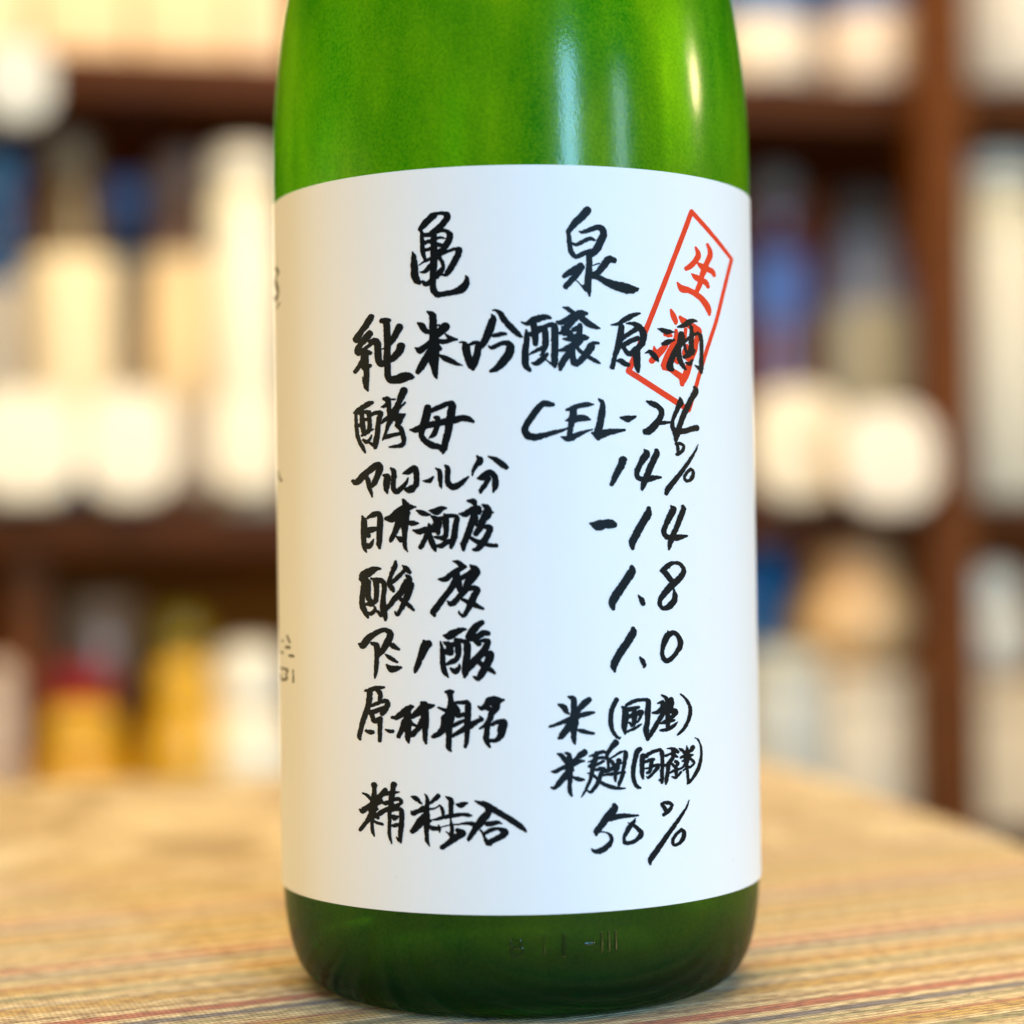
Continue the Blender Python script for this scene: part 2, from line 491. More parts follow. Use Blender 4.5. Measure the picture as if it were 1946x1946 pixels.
# strokes traced in millimetre/100 units: sideways offset x, height z, width w at each point
LETTERING = [
    ('turtle', 'ink', '-1531 16026 97,-1619 15978 118,-1741 15867 118,-1830 15776 86;-1618 16053 43,-1465 16065 54,-1357 16058 64,-1281 16011 118,-1315 15916 118,-1436 15793 118,-1536 15713 118,-1646 15655 86,-1777 15664 65;-1536 15691 86,-1405 15727 75,-1297 15699 64,-1243 15642 107,-1239 15566 118,-1278 15482 118,-1344 15389 118,-1400 15316 107,-1455 15254 75;-1798 15708 65,-1794 15600 75,-1791 15437 81,-1777 15295 81,-1740 15174 54;-1868 15063 11,-1763 15121 38,-1653 15169 54,-1565 15196 65;-1558 15692 108,-1561 15476 118,-1559 15260 129,-1567 15045 129,-1581 14829 118,-1589 14668 113,-1574 14548 118,-1488 14457 107,-1325 14471 91,-1162 14496 107,-1021 14544 150,-933 14637 129,-910 14744 75,-936 14810 16;-1757 15500 65,-1582 15532 65;-1760 15348 54,-1584 15381 65;-1538 15562 48,-1429 15582 43,-1331 15560 16;-1518 15452 75,-1387 15423 64;-1476 15331 43,-1366 15368 43;-1455 15233 54,-1313 15290 54,-1150 15336 54,-1064 15321 118,-1076 15235 118,-1143 15109 118,-1209 14994 113,-1276 14900 107,-1331 14838 64,-1407 14841 21;-1456 15190 64,-1392 15089 64,-1383 14981 75,-1438 14897 107,-1505 14814 86;-1589 15067 97,-1688 14976 86,-1766 14916 54,-1848 14930 11;-1796 14734 43,-1725 14675 86,-1637 14724 86,-1538 14794 65,-1439 14865 64;-1989 15332 22,-1965 15243 86,-1961 15124 119,-1957 14983 135,-1948 14852 135,-1900 14751 119,-1856 14716 75'),
    ('spring', 'ink', '1494 16084 140,1394 15972 140,1262 15850 129,1173 15740 107,1096 15652 75;1102 15653 64,1116 15545 80,1125 15416 86,1145 15287 86,1197 15191 86,1262 15149 64;1324 15657 16,1400 15649 64,1531 15696 81,1685 15755 92,1783 15716 119,1803 15608 129,1746 15476 140,1679 15344 140,1601 15255 129,1524 15209 118;1546 15253 118,1437 15239 86,1327 15183 86,1240 15148 64;1174 15417 43,1266 15397 59,1419 15476 70,1539 15523 70,1637 15494 22;1518 15209 108,1510 15047 108,1502 14885 118,1489 14755 118,1476 14603 129,1501 14474 75,1505 14388 32;1362 14590 21,1448 14559 86;1238 14696 16,1319 14622 16,1372 14558 21,1447 14495 54;1346 14989 97,1236 14911 118,1105 14834 107,1007 14768 75;1367 14957 97,1256 14804 107,1146 14684 107,1036 14564 96;2016 15108 97,1906 15125 129,1805 15002 129,1693 14868 108,1604 14801 118,1495 14776 97;1575 14989 16,1718 15042 16;1594 14801 129,1713 14750 97,1844 14678 119,2030 14609 162,2195 14572 184,2340 14546 163,2463 14552 76,2497 14565 33'),
    ('pure', 'ink', '-2863 14100 120,-2947 13975 132,-3063 13840 108,-3141 13738 133,-3180 13681 133;-2899 13766 132,-2989 13677 132,-3093 13565 108,-3145 13472 133,-3133 13399 109;-3171 13426 97,-3056 13429 84,-2943 13395 96,-2880 13378 60;-3133 13411 72,-2992 13484 60,-2865 13558 60,-2814 13590 60;-3006 13412 132,-3008 13268 156,-3010 13147 156,-2973 13024 108,-2976 12843 108,-2984 12723 96,-2947 12624 24;-3072 13212 96,-3163 13087 84,-3216 13030 72;-2959 13119 84,-2890 13126 60;-3057 12909 12,-3034 12787 36;-2902 13609 60,-2801 13613 120,-2739 13560 132,-2729 13427 126,-2724 13307 132,-2707 13197 120,-2645 13133 96,-2558 13187 96;-2595 13166 108,-2471 13218 107,-2371 13283 131,-2284 13386 143,-2252 13467 155;-2652 14004 72,-2565 13997 120,-2541 13918 120,-2532 13713 125,-2529 13473 120,-2538 13234 131,-2535 13054 120,-2531 12910 120,-2476 12823 131,-2353 12816 155,-2218 12844 179,-2108 12862 143,-2023 12846 83,-1993 12845 24;-2645 14016 72,-2484 14003 72;-2277 13851 143,-2340 13748 131,-2416 13621 107,-2466 13541 72;-2653 13446 14,-2591 13441 14'),
    ('rice', 'ink', '-1703 14127 36,-1608 14050 130,-1598 13896 136,-1588 13717 142,-1591 13539 178,-1593 13361 213,-1596 13183 201,-1575 13004 130,-1564 12885 95,-1536 12801 24;-1899 13912 36,-1815 13847 119,-1744 13748 95,-1672 13721 71;-1348 13813 165,-1432 13745 154,-1529 13643 118;-1526 13850 18,-1467 13848 35;-1960 13421 24,-1870 13374 130,-1773 13429 107,-1664 13495 118,-1519 13536 95,-1376 13518 83,-1232 13547 71,-1125 13555 35;-1350 13671 24,-1279 13597 71,-1196 13558 71;-1642 13328 166,-1752 13190 142,-1839 13052 130,-1913 12948 95;-1521 13429 118,-1461 13379 71;-1487 13261 24,-1380 13198 95,-1250 13134 94,-1132 13070 59,-1026 13037 18'),
    ('gin', 'ink', '-1078 13491 16,-1008 13494 43,-956 13406 139,-925 13255 139,-895 13125 129,-843 13016 118,-811 12961 64;-890 13436 43,-761 13475 75,-708 13420 128,-720 13292 128,-755 13164 128,-788 13046 118,-811 12983 75;-436 14025 21,-405 13949 118,-444 13821 150,-500 13672 150,-545 13566 139,-600 13460 118,-622 13396 64;-413 14105 16,-344 14103 43,-259 14032 96,-186 13912 107,-91 13803 107,4 13705 107,99 13618 86,163 13569 21;-415 13606 53,-329 13620 80,-243 13634 75,-163 13638 53;-509 13404 16,-440 13370 64,-321 13421 80,-192 13462 80,-96 13428 118,-76 13342 160,-110 13235 160,-186 13129 160,-274 13034 139,-371 12950 107,-468 12910 53'),
    ('jo', 'ink', '150 13862 21,252 13834 64,392 13898 128,521 13940 118,640 13961 96,725 13940 43;244 13706 32,253 13598 86,246 13470 107,222 13309 118,215 13169 128,223 13019 118,302 12911 64;391 13833 118,405 13704 118,419 13565 118,423 13436 96;281 13630 64,388 13629 107,507 13714 96;476 13779 16,572 13768 54,680 13800 75,788 13800 96,808 13714 129,806 13542 129,802 13327 123,794 13166 129,798 13026 96,808 12983 43;604 13736 107,618 13596 118,622 13467 118,598 13349 96,554 13242 54,505 13215 16;296 13222 21,404 13286 53,545 13349 75,609 13370 75;347 13056 27,433 13049 86,530 13113 107,607 13188 86,650 13231 54;627 13118 16,712 13048 32,797 12994 64;976 14150 21,1073 14124 75,1159 14060 75,1212 14029 64;853 13865 43,940 13854 86,1070 13930 96,1201 13996 118,1332 14041 118,1440 14032 64;1331 13976 118,1405 13891 118,1513 13817 108,1611 13776 75,1703 13746 22;1222 13953 118,1112 13823 107,1002 13715 118,936 13650 64,872 13639 32;949 13757 32,1068 13780 64;1306 13793 97,1294 13696 107,1293 13620 118;1175 13716 75,1273 13760 75;1001 13650 118,1088 13651 118,1129 13565 118,1216 13566 118,1325 13578 107,1411 13557 97,1465 13558 43;967 13532 21,1064 13521 64,1172 13522 107;1324 13524 107,1236 13437 129,1126 13371 129,996 13328 86,877 13295 32;1126 13328 139,1059 13220 118,993 13134 118,927 13016 118,904 12930 64;1158 13328 86,1156 13199 97,1165 13092 118,1230 13049 118,1328 13125 107,1417 13223 129,1495 13332 140,1539 13408 140,1584 13452 65,1671 13453 43;1245 13361 54,1320 13276 64,1427 13202 64,1535 13138 65,1622 13096 65,1698 13054 22'),
    ('gen', 'ink', '1932 13822 16,2065 13842 54,2188 13922 87,2312 13992 98,2436 14051 65,2526 14072 27;2141 13790 108,2122 13648 119,2092 13506 119,2057 13365 108,1999 13201 86,1964 13059 86,1940 12983 86;2243 13864 16,2343 13862 54,2432 13844 98,2532 13772 120,2587 13676 130,2585 13556 120,2538 13445 109,2469 13367 109,2435 13322 98;2137 13540 65,2272 13642 76,2431 13746 87;2157 13411 87,2304 13502 87,2473 13574 87;2168 13400 65,2244 13283 87,2333 13264 98,2424 13354 108;2441 13333 141,2444 13191 136,2453 13050 119,2463 12953 87,2473 12904 43;2047 13115 32,2130 13106 97,2207 13054 87,2274 13034 65;2626 13285 22,2717 13311 76,2796 13249 98,2863 13175 76,2897 13127 16'),
    ('sake', 'ink', '2896 13785 16,2988 13762 77,3080 13735 99,3161 13740 66,3249 13740 16;2989 13483 55,3076 13515 99,3158 13553 66,3246 13580 22;3316 13844 17,3435 13881 77,3556 13957 100,3665 14006 67,3744 13996 28;3396 13701 121,3388 13567 143,3320 13441 110,3236 13304 110,3163 13146 110,3137 13023 132,3183 12982 88;3332 13442 88,3330 13287 110,3363 13157 99,3420 13061 77,3479 12998 33;3441 13571 55,3474 13430 55,3497 13343 44;3614 13873 66,3624 13729 78,3609 13584 100,3607 13439 100,3556 13314 111,3447 13240 55;3679 13400 44,3629 13341 89;3452 13539 44,3586 13660 55,3684 13724 44,3758 13752 44;3684 13712 33,3758 13747 56,3819 13702 78,3840 13548 72,3836 13324 72,3827 13122 89,3824 12955 56;3691 13090 17,3770 13040 67;3481 13131 22,3565 13114 77,3639 13197 33'),
    ('yeast', 'ink', '-3256 12197 21,-3175 12240 82,-3058 12301 96,-2942 12362 96,-2856 12384 55;-3205 12187 55,-3210 12049 55,-3202 11898 69,-3182 11732 69,-3126 11578 69,-3070 11479 68,-3021 11387 27;-3088 12221 82,-3083 12083 82,-3070 11945 96,-3051 11807 82,-3023 11750 55;-3209 11926 55,-3121 11948 69;-3132 12196 69,-3016 12202 68,-2930 12184 82;-2937 12184 82,-2925 12046 82,-2920 11896 82,-2964 11802 82,-3088 11733 41;-3062 12054 55,-2946 12048 55;-2849 11851 20,-2964 11788 55;-2902 12127 55,-2787 12175 68,-2688 12156 95,-2718 12062 95,-2749 11900 89,-2765 11737 95,-2796 11589 109,-2812 11480 68;-2939 11582 27,-2854 11537 68;-3060 11643 41,-2982 11598 68,-2909 11676 41,-2886 11730 20;-2620 12446 54,-2543 12421 109,-2517 12297 81,-2505 12160 95,-2479 12023 95,-2536 11917 81,-2581 11783 54,-2617 11703 41,-2653 11623 20;-2206 12580 149,-2263 12461 122,-2335 12302 108,-2392 12182 136,-2478 12091 95,-2591 12029 68,-2677 11965 41;-2665 12285 27,-2573 12314 68,-2503 12324 68;-2515 12426 20,-2389 12426 27;-2336 12234 81,-2252 12284 41,-2181 12348 27;-2464 12077 122,-2311 12056 149,-2199 12105 54;-2298 11988 108,-2341 11908 95,-2272 11824 81,-2232 11687 88,-2220 11564 81,-2277 11498 81,-2402 11483 47,-2522 11481 20;-2639 11650 27,-2540 11686 75,-2399 11721 61,-2273 11736 54'),
    ('mother', 'ink', '-1729 12221 135,-1744 12114 148,-1787 11953 148,-1845 11780 108,-1860 11673 94,-1779 11562 108,-1644 11477 121,-1508 11445 94,-1455 11390 94;-1661 12165 81,-1497 12226 94,-1333 12288 94,-1239 12271 121,-1254 12137 148,-1298 11923 148,-1328 11736 134,-1385 11536 121,-1414 11389 107,-1435 11316 40;-2092 11803 20,-1968 11798 108,-1816 11860 121,-1638 11894 108,-1433 11928 121,-1216 11961 134,-1054 11997 107,-933 11980 107,-826 11924 54;-1588 12027 54,-1527 12012 81,-1542 11918 94,-1557 11811 94,-1614 11691 94,-1703 11627 27'),
    ('C', 'ink', '751 12235 67,643 12249 107,550 12250 107,427 12130 120,318 11984 120,208 11825 120,193 11718 127,259 11623 134,406 11595 120,580 11633 100,756 11685 80,918 11725 54,1026 11764 27'),
    ('E', 'ink', '1005 12127 27,1113 12154 80,1263 12208 81,1426 12235 81,1548 12236 27;1153 12140 121,1138 12006 134,1101 11831 107,1072 11670 94,1064 11576 80;995 11919 20,1123 11939 121,1272 11966 121,1381 11966 107,1482 11939 27;902 11597 20,1036 11563 107,1172 11616 107,1336 11683 67,1520 11744 20'),
    ('L', 'ink', '1659 12344 27,1733 12264 81,1724 12102 121,1694 11940 128,1657 11778 135,1621 11643 148,1640 11576 94;1512 11677 27,1648 11643 148,1827 11685 121,2006 11713 81,2172 11735 41'),
    ('dash', 'ink', '2093 11984 27,2231 11959 122,2343 11988 68,2407 12009 27'),
    ('two', 'ink', '2633 12323 19,2743 12275 100,2860 12229 94,2938 12143 101,2936 12042 101,2868 11927 113,2774 11812 138,2682 11734 138,2603 11708 113;2868 11889 75,3013 11899 57,3147 11916 25'),
    ('four', 'ink', '3338 12417 25,3350 12322 127,3300 12218 89,3230 12076 76,3181 11948 63,3172 11834 76,3211 11734 88,3250 11634 101,3241 11545 63;3665 12644 51,3692 12569 115,3591 12397 102,3477 12188 114,3392 12019 101,3321 11826 101,3278 11698 114,3242 11571 76;3278 11723 89,3428 11741 101,3566 11784 95,3699 11815 115'),
    ('percent', 'ink', '3240 11482 51,3342 11484 51,3409 11435 51,3380 11346 63,3298 11281 63,3250 11267 51;3260 11482 51,3279 11394 63,3284 11306 51;3721 11477 10,3670 11354 32,3556 11185 57,3443 11030 70,3318 10876 82,3180 10710 95,3057 10570 107,3016 10469 63;3552 10975 51,3606 10919 64,3591 10816 70,3520 10739 57,3445 10738 51,3412 10814 51,3482 10916 57,3552 10975 51'),
    ('one', 'ink', '2131 11141 149,2091 11029 137,2012 10892 124,1947 10768 105,1894 10656 74'),
    ('four', 'ink', '2571 11351 25,2615 11270 138,2542 11156 125,2462 11018 100,2408 10880 94,2445 10781 87,2548 10756 100,2679 10769 113,2810 10795 75,2909 10796 31;2819 11335 75,2824 11272 113,2750 11121 119,2668 10944 119,2601 10806 113,2547 10668 112,2513 10556 50'),
    ('a', 'ink', '-3302 10829 53,-3209 10799 123,-3040 10950 123,-2854 11083 122,-2744 11131 105,-2718 11043 122,-2775 10905 113,-2841 10768 105,-2896 10700 52;-3041 10880 53,-2977 10843 87,-2951 10702 79,-2916 10595 61,-2890 10490 21'),
    ('ru', 'ink', '-2648 10918 35,-2576 10881 122,-2587 10742 130,-2589 10620 87,-2572 10550 21;-2493 11052 35,-2431 10980 95,-2442 10807 87,-2445 10650 87,-2374 10579 95,-2266 10662 87,-2176 10764 52,-2144 10849 17'),
    ('ko', 'ink', '-2244 10939 26,-2137 10971 104,-2013 11036 104,-1978 10966 104,-1972 10827 104,-1982 10706 104;-2222 10627 35,-2107 10615 138,-1982 10698 86'),
    ('long', 'ink', '-1840 10780 21,-1718 10777 78,-1638 10853 34'),
    ('ru', 'ink', '-1583 11024 21,-1506 10953 86,-1499 10815 86,-1492 10694 60,-1479 10625 17;-1391 11070 43,-1340 11000 95,-1351 10845 95,-1336 10725 103,-1250 10645 112,-1129 10686 103,-1024 10761 77,-940 10836 34'),
    ('bun', 'ink', '-759 11244 34,-700 11157 128,-779 11056 86,-840 10954 60,-859 10860 21;-536 11231 26,-400 11169 86,-281 11081 111,-188 11011 86;-748 10807 43,-645 10830 137,-523 10914 120,-422 10843 103,-406 10706 120,-425 10604 94,-452 10536 34;-542 10794 103,-613 10675 86,-691 10574 77,-701 10523 43'),
    ('day', 'ink', '-3109 10112 24,-3069 10008 111,-3071 9833 119,-3082 9642 95,-3068 9483 79,-3027 9388 24;-3009 10062 24,-2875 10130 95,-2759 10151 79,-2728 10047 111,-2739 9874 111,-2750 9684 111,-2760 9542 95,-2753 9463 47;-3013 9816 95,-2913 9830 111,-2796 9859 63;-2997 9752 95,-2973 9712 79;-3034 9515 95,-2950 9513 95,-2874 9639 19'),
    ('book', 'ink', '-2251 10413 47,-2188 10286 141,-2207 10130 157,-2226 9942 141,-2228 9785 110,-2230 9628 78,-2224 9487 71,-2177 9384 19;-2613 10052 63,-2483 10057 157,-2335 10164 173,-2189 10255 141,-1997 10266 23;-2288 10069 173,-2371 9898 126,-2438 9757 94,-2505 9633 79,-2522 9593 47;-2177 9956 63,-2049 9946 94,-1945 9944 23;-2399 9686 24,-2311 9629 110,-2246 9644 63;-2158 10160 110,-2126 10144 47'),
    ('sake2', 'ink', '-1982 10195 23,-1887 10154 94,-1792 10121 78,-1713 10111 31;-2059 9805 23,-1924 9779 110,-1796 9824 94;-1724 9885 78,-1749 9776 94,-1814 9637 86,-1880 9513 94,-1912 9466 78;-1733 9760 78,-1704 9619 101,-1643 9478 101,-1612 9392 39;-1739 9932 23,-1740 9839 31;-1727 10190 23,-1585 10171 133,-1474 10224 94,-1387 10230 31;-1681 10080 31,-1572 9976 156,-1590 9851 172,-1669 9822 125;-1558 9882 78,-1552 9742 78;-1428 10114 31,-1398 10035 109,-1400 9895 109,-1394 9739 93,-1451 9646 94,-1624 9665 31;-1524 10022 78,-1398 10035 93;-1398 10066 93,-1256 10079 62,-1179 10031 93,-1213 9845 109,-1230 9690 117,-1279 9550 109,-1297 9457 62;-1587 9493 47,-1485 9491 94,-1373 9567 93,-1279 9550 93'),
    ('do', 'ink', '-963 10369 31,-846 10351 109,-816 10273 62;-1130 10116 23,-1005 10106 109,-864 10196 109,-754 10210 109,-740 10132 93;-802 10164 124,-866 10010 109,-916 9840 124,-981 9670 117,-1045 9516 109,-1055 9407 62;-1108 9532 31,-1062 9469 78;-676 10286 23,-583 10223 124,-585 10098 171,-665 9976 124,-713 9852 124,-808 9714 93;-584 10145 93,-460 10127 23;-804 10040 93,-805 9916 78,-713 9868 78,-527 9834 93,-543 9756 109,-607 9633 124,-687 9510 124,-782 9418 93,-860 9404 47;-903 9638 62,-810 9574 78,-718 9542 93,-563 9493 70,-400 9475 62'),
    ('minus', 'ink', '1444 9887 26,1600 9847 194,1745 9871 155,1863 9870 168,1929 9856 117'),
    ('one', 'ink', '2643 10176 78,2628 10071 144,2545 9941 143,2448 9786 143,2364 9631 143,2295 9501 136,2300 9384 65'),
    ('four', 'ink', '3112 10227 26,3152 10148 132,3080 10004 118,3008 9859 98,2950 9716 98,3004 9610 92,3115 9582 105,3283 9594 106,3447 9618 33;3365 10214 66,3378 10148 106,3304 9976 106,3230 9805 105,3158 9661 105,3100 9530 105,3055 9360 46'),
    ('one', 'ink', '2274 9014 78,2272 8917 156,2177 8776 156,2055 8611 156,1946 8458 162,1871 8317 142,1889 8188 58'),
    ('dot', 'ink', '2399 8453 16,2464 8353 91,2497 8274 78'),
    ('eight', 'ink', '2882 8924 52,3007 9006 105,3134 9076 66,3274 9060 66,3357 8959 79,3341 8854 106,3240 8738 119,3098 8623 132,2957 8483 118,2859 8355 92,2843 8251 79,2910 8170 66,3035 8205 118,3149 8319 118,3165 8424 92,3139 8556 26;2923 8929 92,3005 8836 105,3086 8728 92,3099 8649 79'),
    ('acid', 'ink', '-3165 8844 59,-3093 8918 163,-2952 8991 148,-2828 9049 88,-2736 9048 29;-3126 8829 89,-3017 8814 89;-3095 8770 89,-3113 8608 89,-3131 8445 104,-3118 8297 104,-3073 8179 89,-3012 8076 44;-2986 8785 89,-3004 8637 89,-3006 8504 103,-2961 8401 89;-3097 8637 89,-2988 8637 89;-2832 8784 118,-2826 8637 96,-2828 8490 88,-2853 8401 88,-2946 8357 103,-3070 8334 30;-2939 8858 30,-2862 8828 74,-2724 8813 88,-2664 8725 88,-2674 8563 88,-2692 8387 103,-2686 8240 132,-2650 8093 88,-2651 8027 44;-2825 8210 44,-2734 8122 74;-3018 8180 22,-2941 8151 74,-2855 8254 44,-2900 8306 18;-2423 9192 44,-2431 9104 88,-2494 8973 81,-2549 8841 73,-2557 8753 88,-2498 8651 88,-2476 8607 59;-2281 9110 22,-2207 9043 102,-2133 8970 58;-2252 9000 73,-2374 8884 73,-2496 8782 66,-2542 8753 59;-2209 8912 44,-2150 8838 117,-2226 8722 146,-2318 8577 117,-2441 8460 103,-2548 8328 88,-2641 8240 88;-2122 8722 131,-2153 8634 146,-2200 8474 117,-2262 8357 102,-2338 8226 80,-2400 8131 59,-2452 8197 18;-2365 8475 59,-2261 8387 88,-2157 8313 73,-2069 8226 44'),
    ('do', 'ink', '-1261 9185 22,-1173 9162 72,-1101 9103 87,-1029 9073 58;-1558 8833 29,-1426 8832 102,-1293 8932 101,-1146 9017 101,-1015 9066 43;-1192 8916 116,-1252 8743 116,-1372 8570 109,-1491 8426 109,-1610 8268 123,-1671 8181 116,-1649 8116 58;-927 9101 29,-856 9028 130,-799 8955 130,-872 8869 145,-976 8754 145,-1036 8611 116,-1154 8482 101,-1302 8338 101,-1389 8397 29;-1135 8829 87,-988 8914 87,-871 8970 116;-1178 8815 130,-1151 8670 116,-1080 8553 101;-963 8639 87,-847 8652 87,-789 8608 101,-863 8493 130,-909 8378 130,-983 8234 94,-1072 8105 65,-1144 8149 43,-1165 8207 14;-1111 8438 43,-981 8379 87,-823 8305 87,-686 8238 43'),
    ('a', 'ink', '-3213 7541 32,-3130 7511 127,-3010 7656 127,-2843 7769 95,-2678 7826 79,-2564 7772 110,-2565 7677 126,-2632 7551 126,-2716 7423 111,-2799 7343 95;-2945 7562 48,-2846 7516 111,-2832 7374 95,-2843 7216 87,-2853 7058 79,-2871 6931 55,-2889 6860 19'),
    ('mi', 'ink', '-2567 7551 63,-2487 7505 94,-2382 7443 47;-2660 7338 19,-2555 7268 79,-2418 7192 39;-2638 7133 32,-2542 7049 126,-2428 7066 94,-2339 7083 39'),
    ('no', 'ink', '-1875 7611 47,-1734 7541 62;-1781 7557 141,-1845 7510 172,-1911 7353 133,-1977 7197 110,-2043 7040 78,-2059 6993 39'),
    ('acid', 'ink', '-1479 7720 23,-1369 7712 140,-1227 7789 124,-1101 7835 78,-1023 7842 23;-1540 7603 19,-1514 7479 62,-1500 7308 94,-1495 7152 94,-1465 7012 94,-1396 6904 31;-1473 7588 31,-1371 7525 125,-1342 7385 125;-1483 7401 94,-1358 7401 125;-1440 7144 31,-1329 7199 93,-1219 7261 93,-1185 7416 109,-1199 7556 124,-1229 7634 78;-1308 7541 93,-1199 7556 93;-1244 7634 47,-1088 7610 78,-1011 7540 124,-1014 7353 124,-1032 7167 140,-1050 7012 140,-1068 6904 47;-1347 7075 31,-1253 7013 109,-1174 7090 62,-1173 7152 23;-709 7971 93,-804 7910 124,-899 7803 140,-978 7694 124;-588 7753 78,-681 7770 109,-775 7708 109,-885 7663 109,-963 7648 93;-854 7632 93,-778 7553 93;-824 7585 19,-699 7615 62,-606 7598 109,-639 7490 124,-750 7336 124,-876 7213 140,-1002 7090 140;-625 7351 124,-548 7350 124,-580 7242 140,-644 7119 140,-724 6980 124,-803 6872 93,-896 6911 23;-783 7197 93,-645 7088 93,-552 7040 78,-476 6978 47'),
    ('one', 'ink', '2279 7787 82,2278 7705 144,2202 7584 144,2105 7444 144,2008 7315 144,1922 7174 144,1879 7064 123,1898 6961 51'),
    ('dot', 'ink', '2408 7227 12,2460 7143 82,2501 7059 77,2495 7018 41'),
    ('zero', 'ink', '2998 7719 12,3008 7656 125,2940 7524 114,2895 7402 83,2876 7278 73,2902 7174 83,2977 7118 94,3088 7174 83,3178 7273 83,3258 7394 104,3260 7509 94,3206 7616 83,3118 7672 83,3030 7644 104'),
    ('gen', 'ink', '-3101 6602 25,-2984 6623 85,-2842 6669 68,-2693 6682 34;-2994 6589 102,-3005 6453 110,-3034 6300 102,-3099 6128 102,-3155 5972 94,-3202 5800 85,-3231 5680 85,-3214 5622 43;-2825 6628 101,-2774 6528 84,-2793 6435 68;-3007 6301 51,-2847 6357 68,-2688 6413 68,-2627 6364 101,-2673 6245 101,-2744 6158 84;-2991 6166 85,-2866 6205 85,-2707 6277 68;-2956 6117 85,-2905 6001 85,-2780 6056 85;-2780 6056 85,-2792 5887 85,-2794 5718 76,-2804 5617 68;-3094 5798 34,-2997 5777 85,-2943 5779 68;-2678 5841 25,-2592 5810 67,-2531 5813 67'),
    ('wood', 'ink', '-2544 6089 42,-2449 6084 93,-2309 6188 118,-2170 6291 101,-2110 6309 50;-2205 6274 101,-2224 6106 134,-2226 5972 151,-2220 5805 117,-2222 5671 92,-2206 5597 34;-2277 6004 134,-2349 5835 92,-2411 5716 76;-2174 6007 84,-2064 5934 42;-2156 6091 50,-2018 6194 134,-1880 6296 150,-1694 6340 50;-1938 6396 50,-1880 6346 117;-1880 6346 150,-1874 6180 150,-1867 6013 134,-1870 5847 100,-1872 5680 84,-1857 5589 33;-1901 6046 134,-2005 5894 100,-2127 5758 84,-2161 5740 50'),
    ('ryo', 'ink', '-1610 6300 20,-1509 6267 58,-1426 6235 67;-1446 6609 50,-1303 6617 50;-1370 6601 117,-1355 6518 100,-1349 6352 117,-1377 6152 183,-1413 5986 200,-1398 5820 117,-1401 5654 100,-1402 5521 100,-1362 5447 33;-1445 6085 183,-1481 5919 150,-1583 5801 100,-1702 5733 83,-1736 5732 33;-1290 6352 100,-1241 6236 150,-1209 6153 100,-1075 6170 66;-1256 6402 50,-1122 6402 66,-1014 6386 100,-1017 6154 116,-1029 5955 116,-1040 5756 91,-1050 5624 75,-1076 5532 50;-1296 5954 67,-1161 6021 67,-1044 6054 66;-1366 5721 42,-1197 5822 83,-995 5938 116,-828 6038 83,-744 6071 66,-785 6137 20'),
    ('name', 'ink', '-807 6327 33,-741 6286 83,-657 6352 100,-590 6417 166,-457 6433 166,-307 6448 41;-457 6416 133,-459 6301 133,-543 6202 116,-586 6070 100,-662 5971 75,-788 5889 25;-625 6285 83,-559 6268 83;-629 5988 100,-648 5822 100,-659 5673 100,-594 5533 41;-546 5971 58,-430 6019 83,-297 6018 99,-349 5887 166,-367 5771 133,-451 5672 83,-568 5657 66,-634 5673 50'),
    ('rice', 'ink', '768 6339 34,861 6294 103,920 6207 86,971 6146 26;959 6488 26,1062 6442 103,1068 6288 103,1074 6134 137,1054 5964 189,1060 5792 103,1058 5656 94,1082 5561 34;1372 6415 103,1302 6366 120,1197 6267 103,1127 6184 86;581 5909 34,745 5956 60,917 6019 86,1056 6066 103,1195 6113 86,1333 6142 86,1472 6163 34;1002 5948 137,897 5815 120,810 5715 103,766 5682 51;1121 5842 43,1259 5794 77,1457 5752 43'),
    ('open', 'ink', '1922 6394 86,1867 6293 86,1813 6158 86,1801 6003 86,1816 5848 78,1876 5708 60,1962 5634 43,1989 5650 17'),
    ('country', 'ink', '2034 6251 35,2095 6179 121,2092 6007 121,2072 5853 104,2087 5714 35;2123 6281 52,2284 6351 69,2481 6366 52,2570 6327 96,2558 6137 104,2546 5929 96,2516 5758 104,2549 5583 70;2175 6192 87,2371 6225 52;2281 6204 69,2279 6083 104,2277 5945 87;2172 6046 69,2315 6098 87,2423 6127 87,2404 6042 69,2348 5932 26;2170 5934 26,2241 5878 69,2304 5944 52;2132 5754 35,2275 5807 52,2419 5885 26'),
    ('produce', 'ink', '2549 5583 52,2651 5732 87,2762 5898 87,2865 6065 87,2895 6168 87;2854 6440 26,2944 6374 70,2961 6285 70;2769 6280 26,2860 6301 70,2877 6221 105;3045 6332 105,3062 6244 88,2988 6223 88;2648 6097 26,2766 6107 78,2895 6185 105,3042 6193 105;2931 6148 87,3078 6103 105,3152 6080 88,3076 5998 70,3002 5969 88;2967 6111 87,2974 5953 87,2971 5779 70;2817 5877 26,2945 5903 87,3112 5917 35;2814 5738 35,2943 5746 70,3091 5805 61,3176 5877 18'),
    ('close', 'ink', '3251 6432 21,3363 6327 44,3446 6180 62,3452 6021 71,3392 5850 71,3295 5718 62,3181 5622 35'),
    ('rice', 'ink', '732 5374 26,796 5351 77,855 5281 86,914 5211 86;883 5395 17,951 5355 77,967 5260 111,973 5123 137,954 4996 137,969 4867 94,963 4740 77,970 4628 77,1003 4546 34;1270 5386 112,1183 5338 112,1113 5281 69,1043 5223 51;1042 5155 77,1129 5195 77,1207 5217 60,1259 5211 26;607 5032 21,688 5030 69,801 5086 69,904 5126 77;893 4955 120,806 4856 111,727 4765 94,658 4707 60,598 4721 26;1013 4917 34,1107 4879 69,1184 4851 69,1253 4848 26;1024 5053 51,1041 5044 43'),
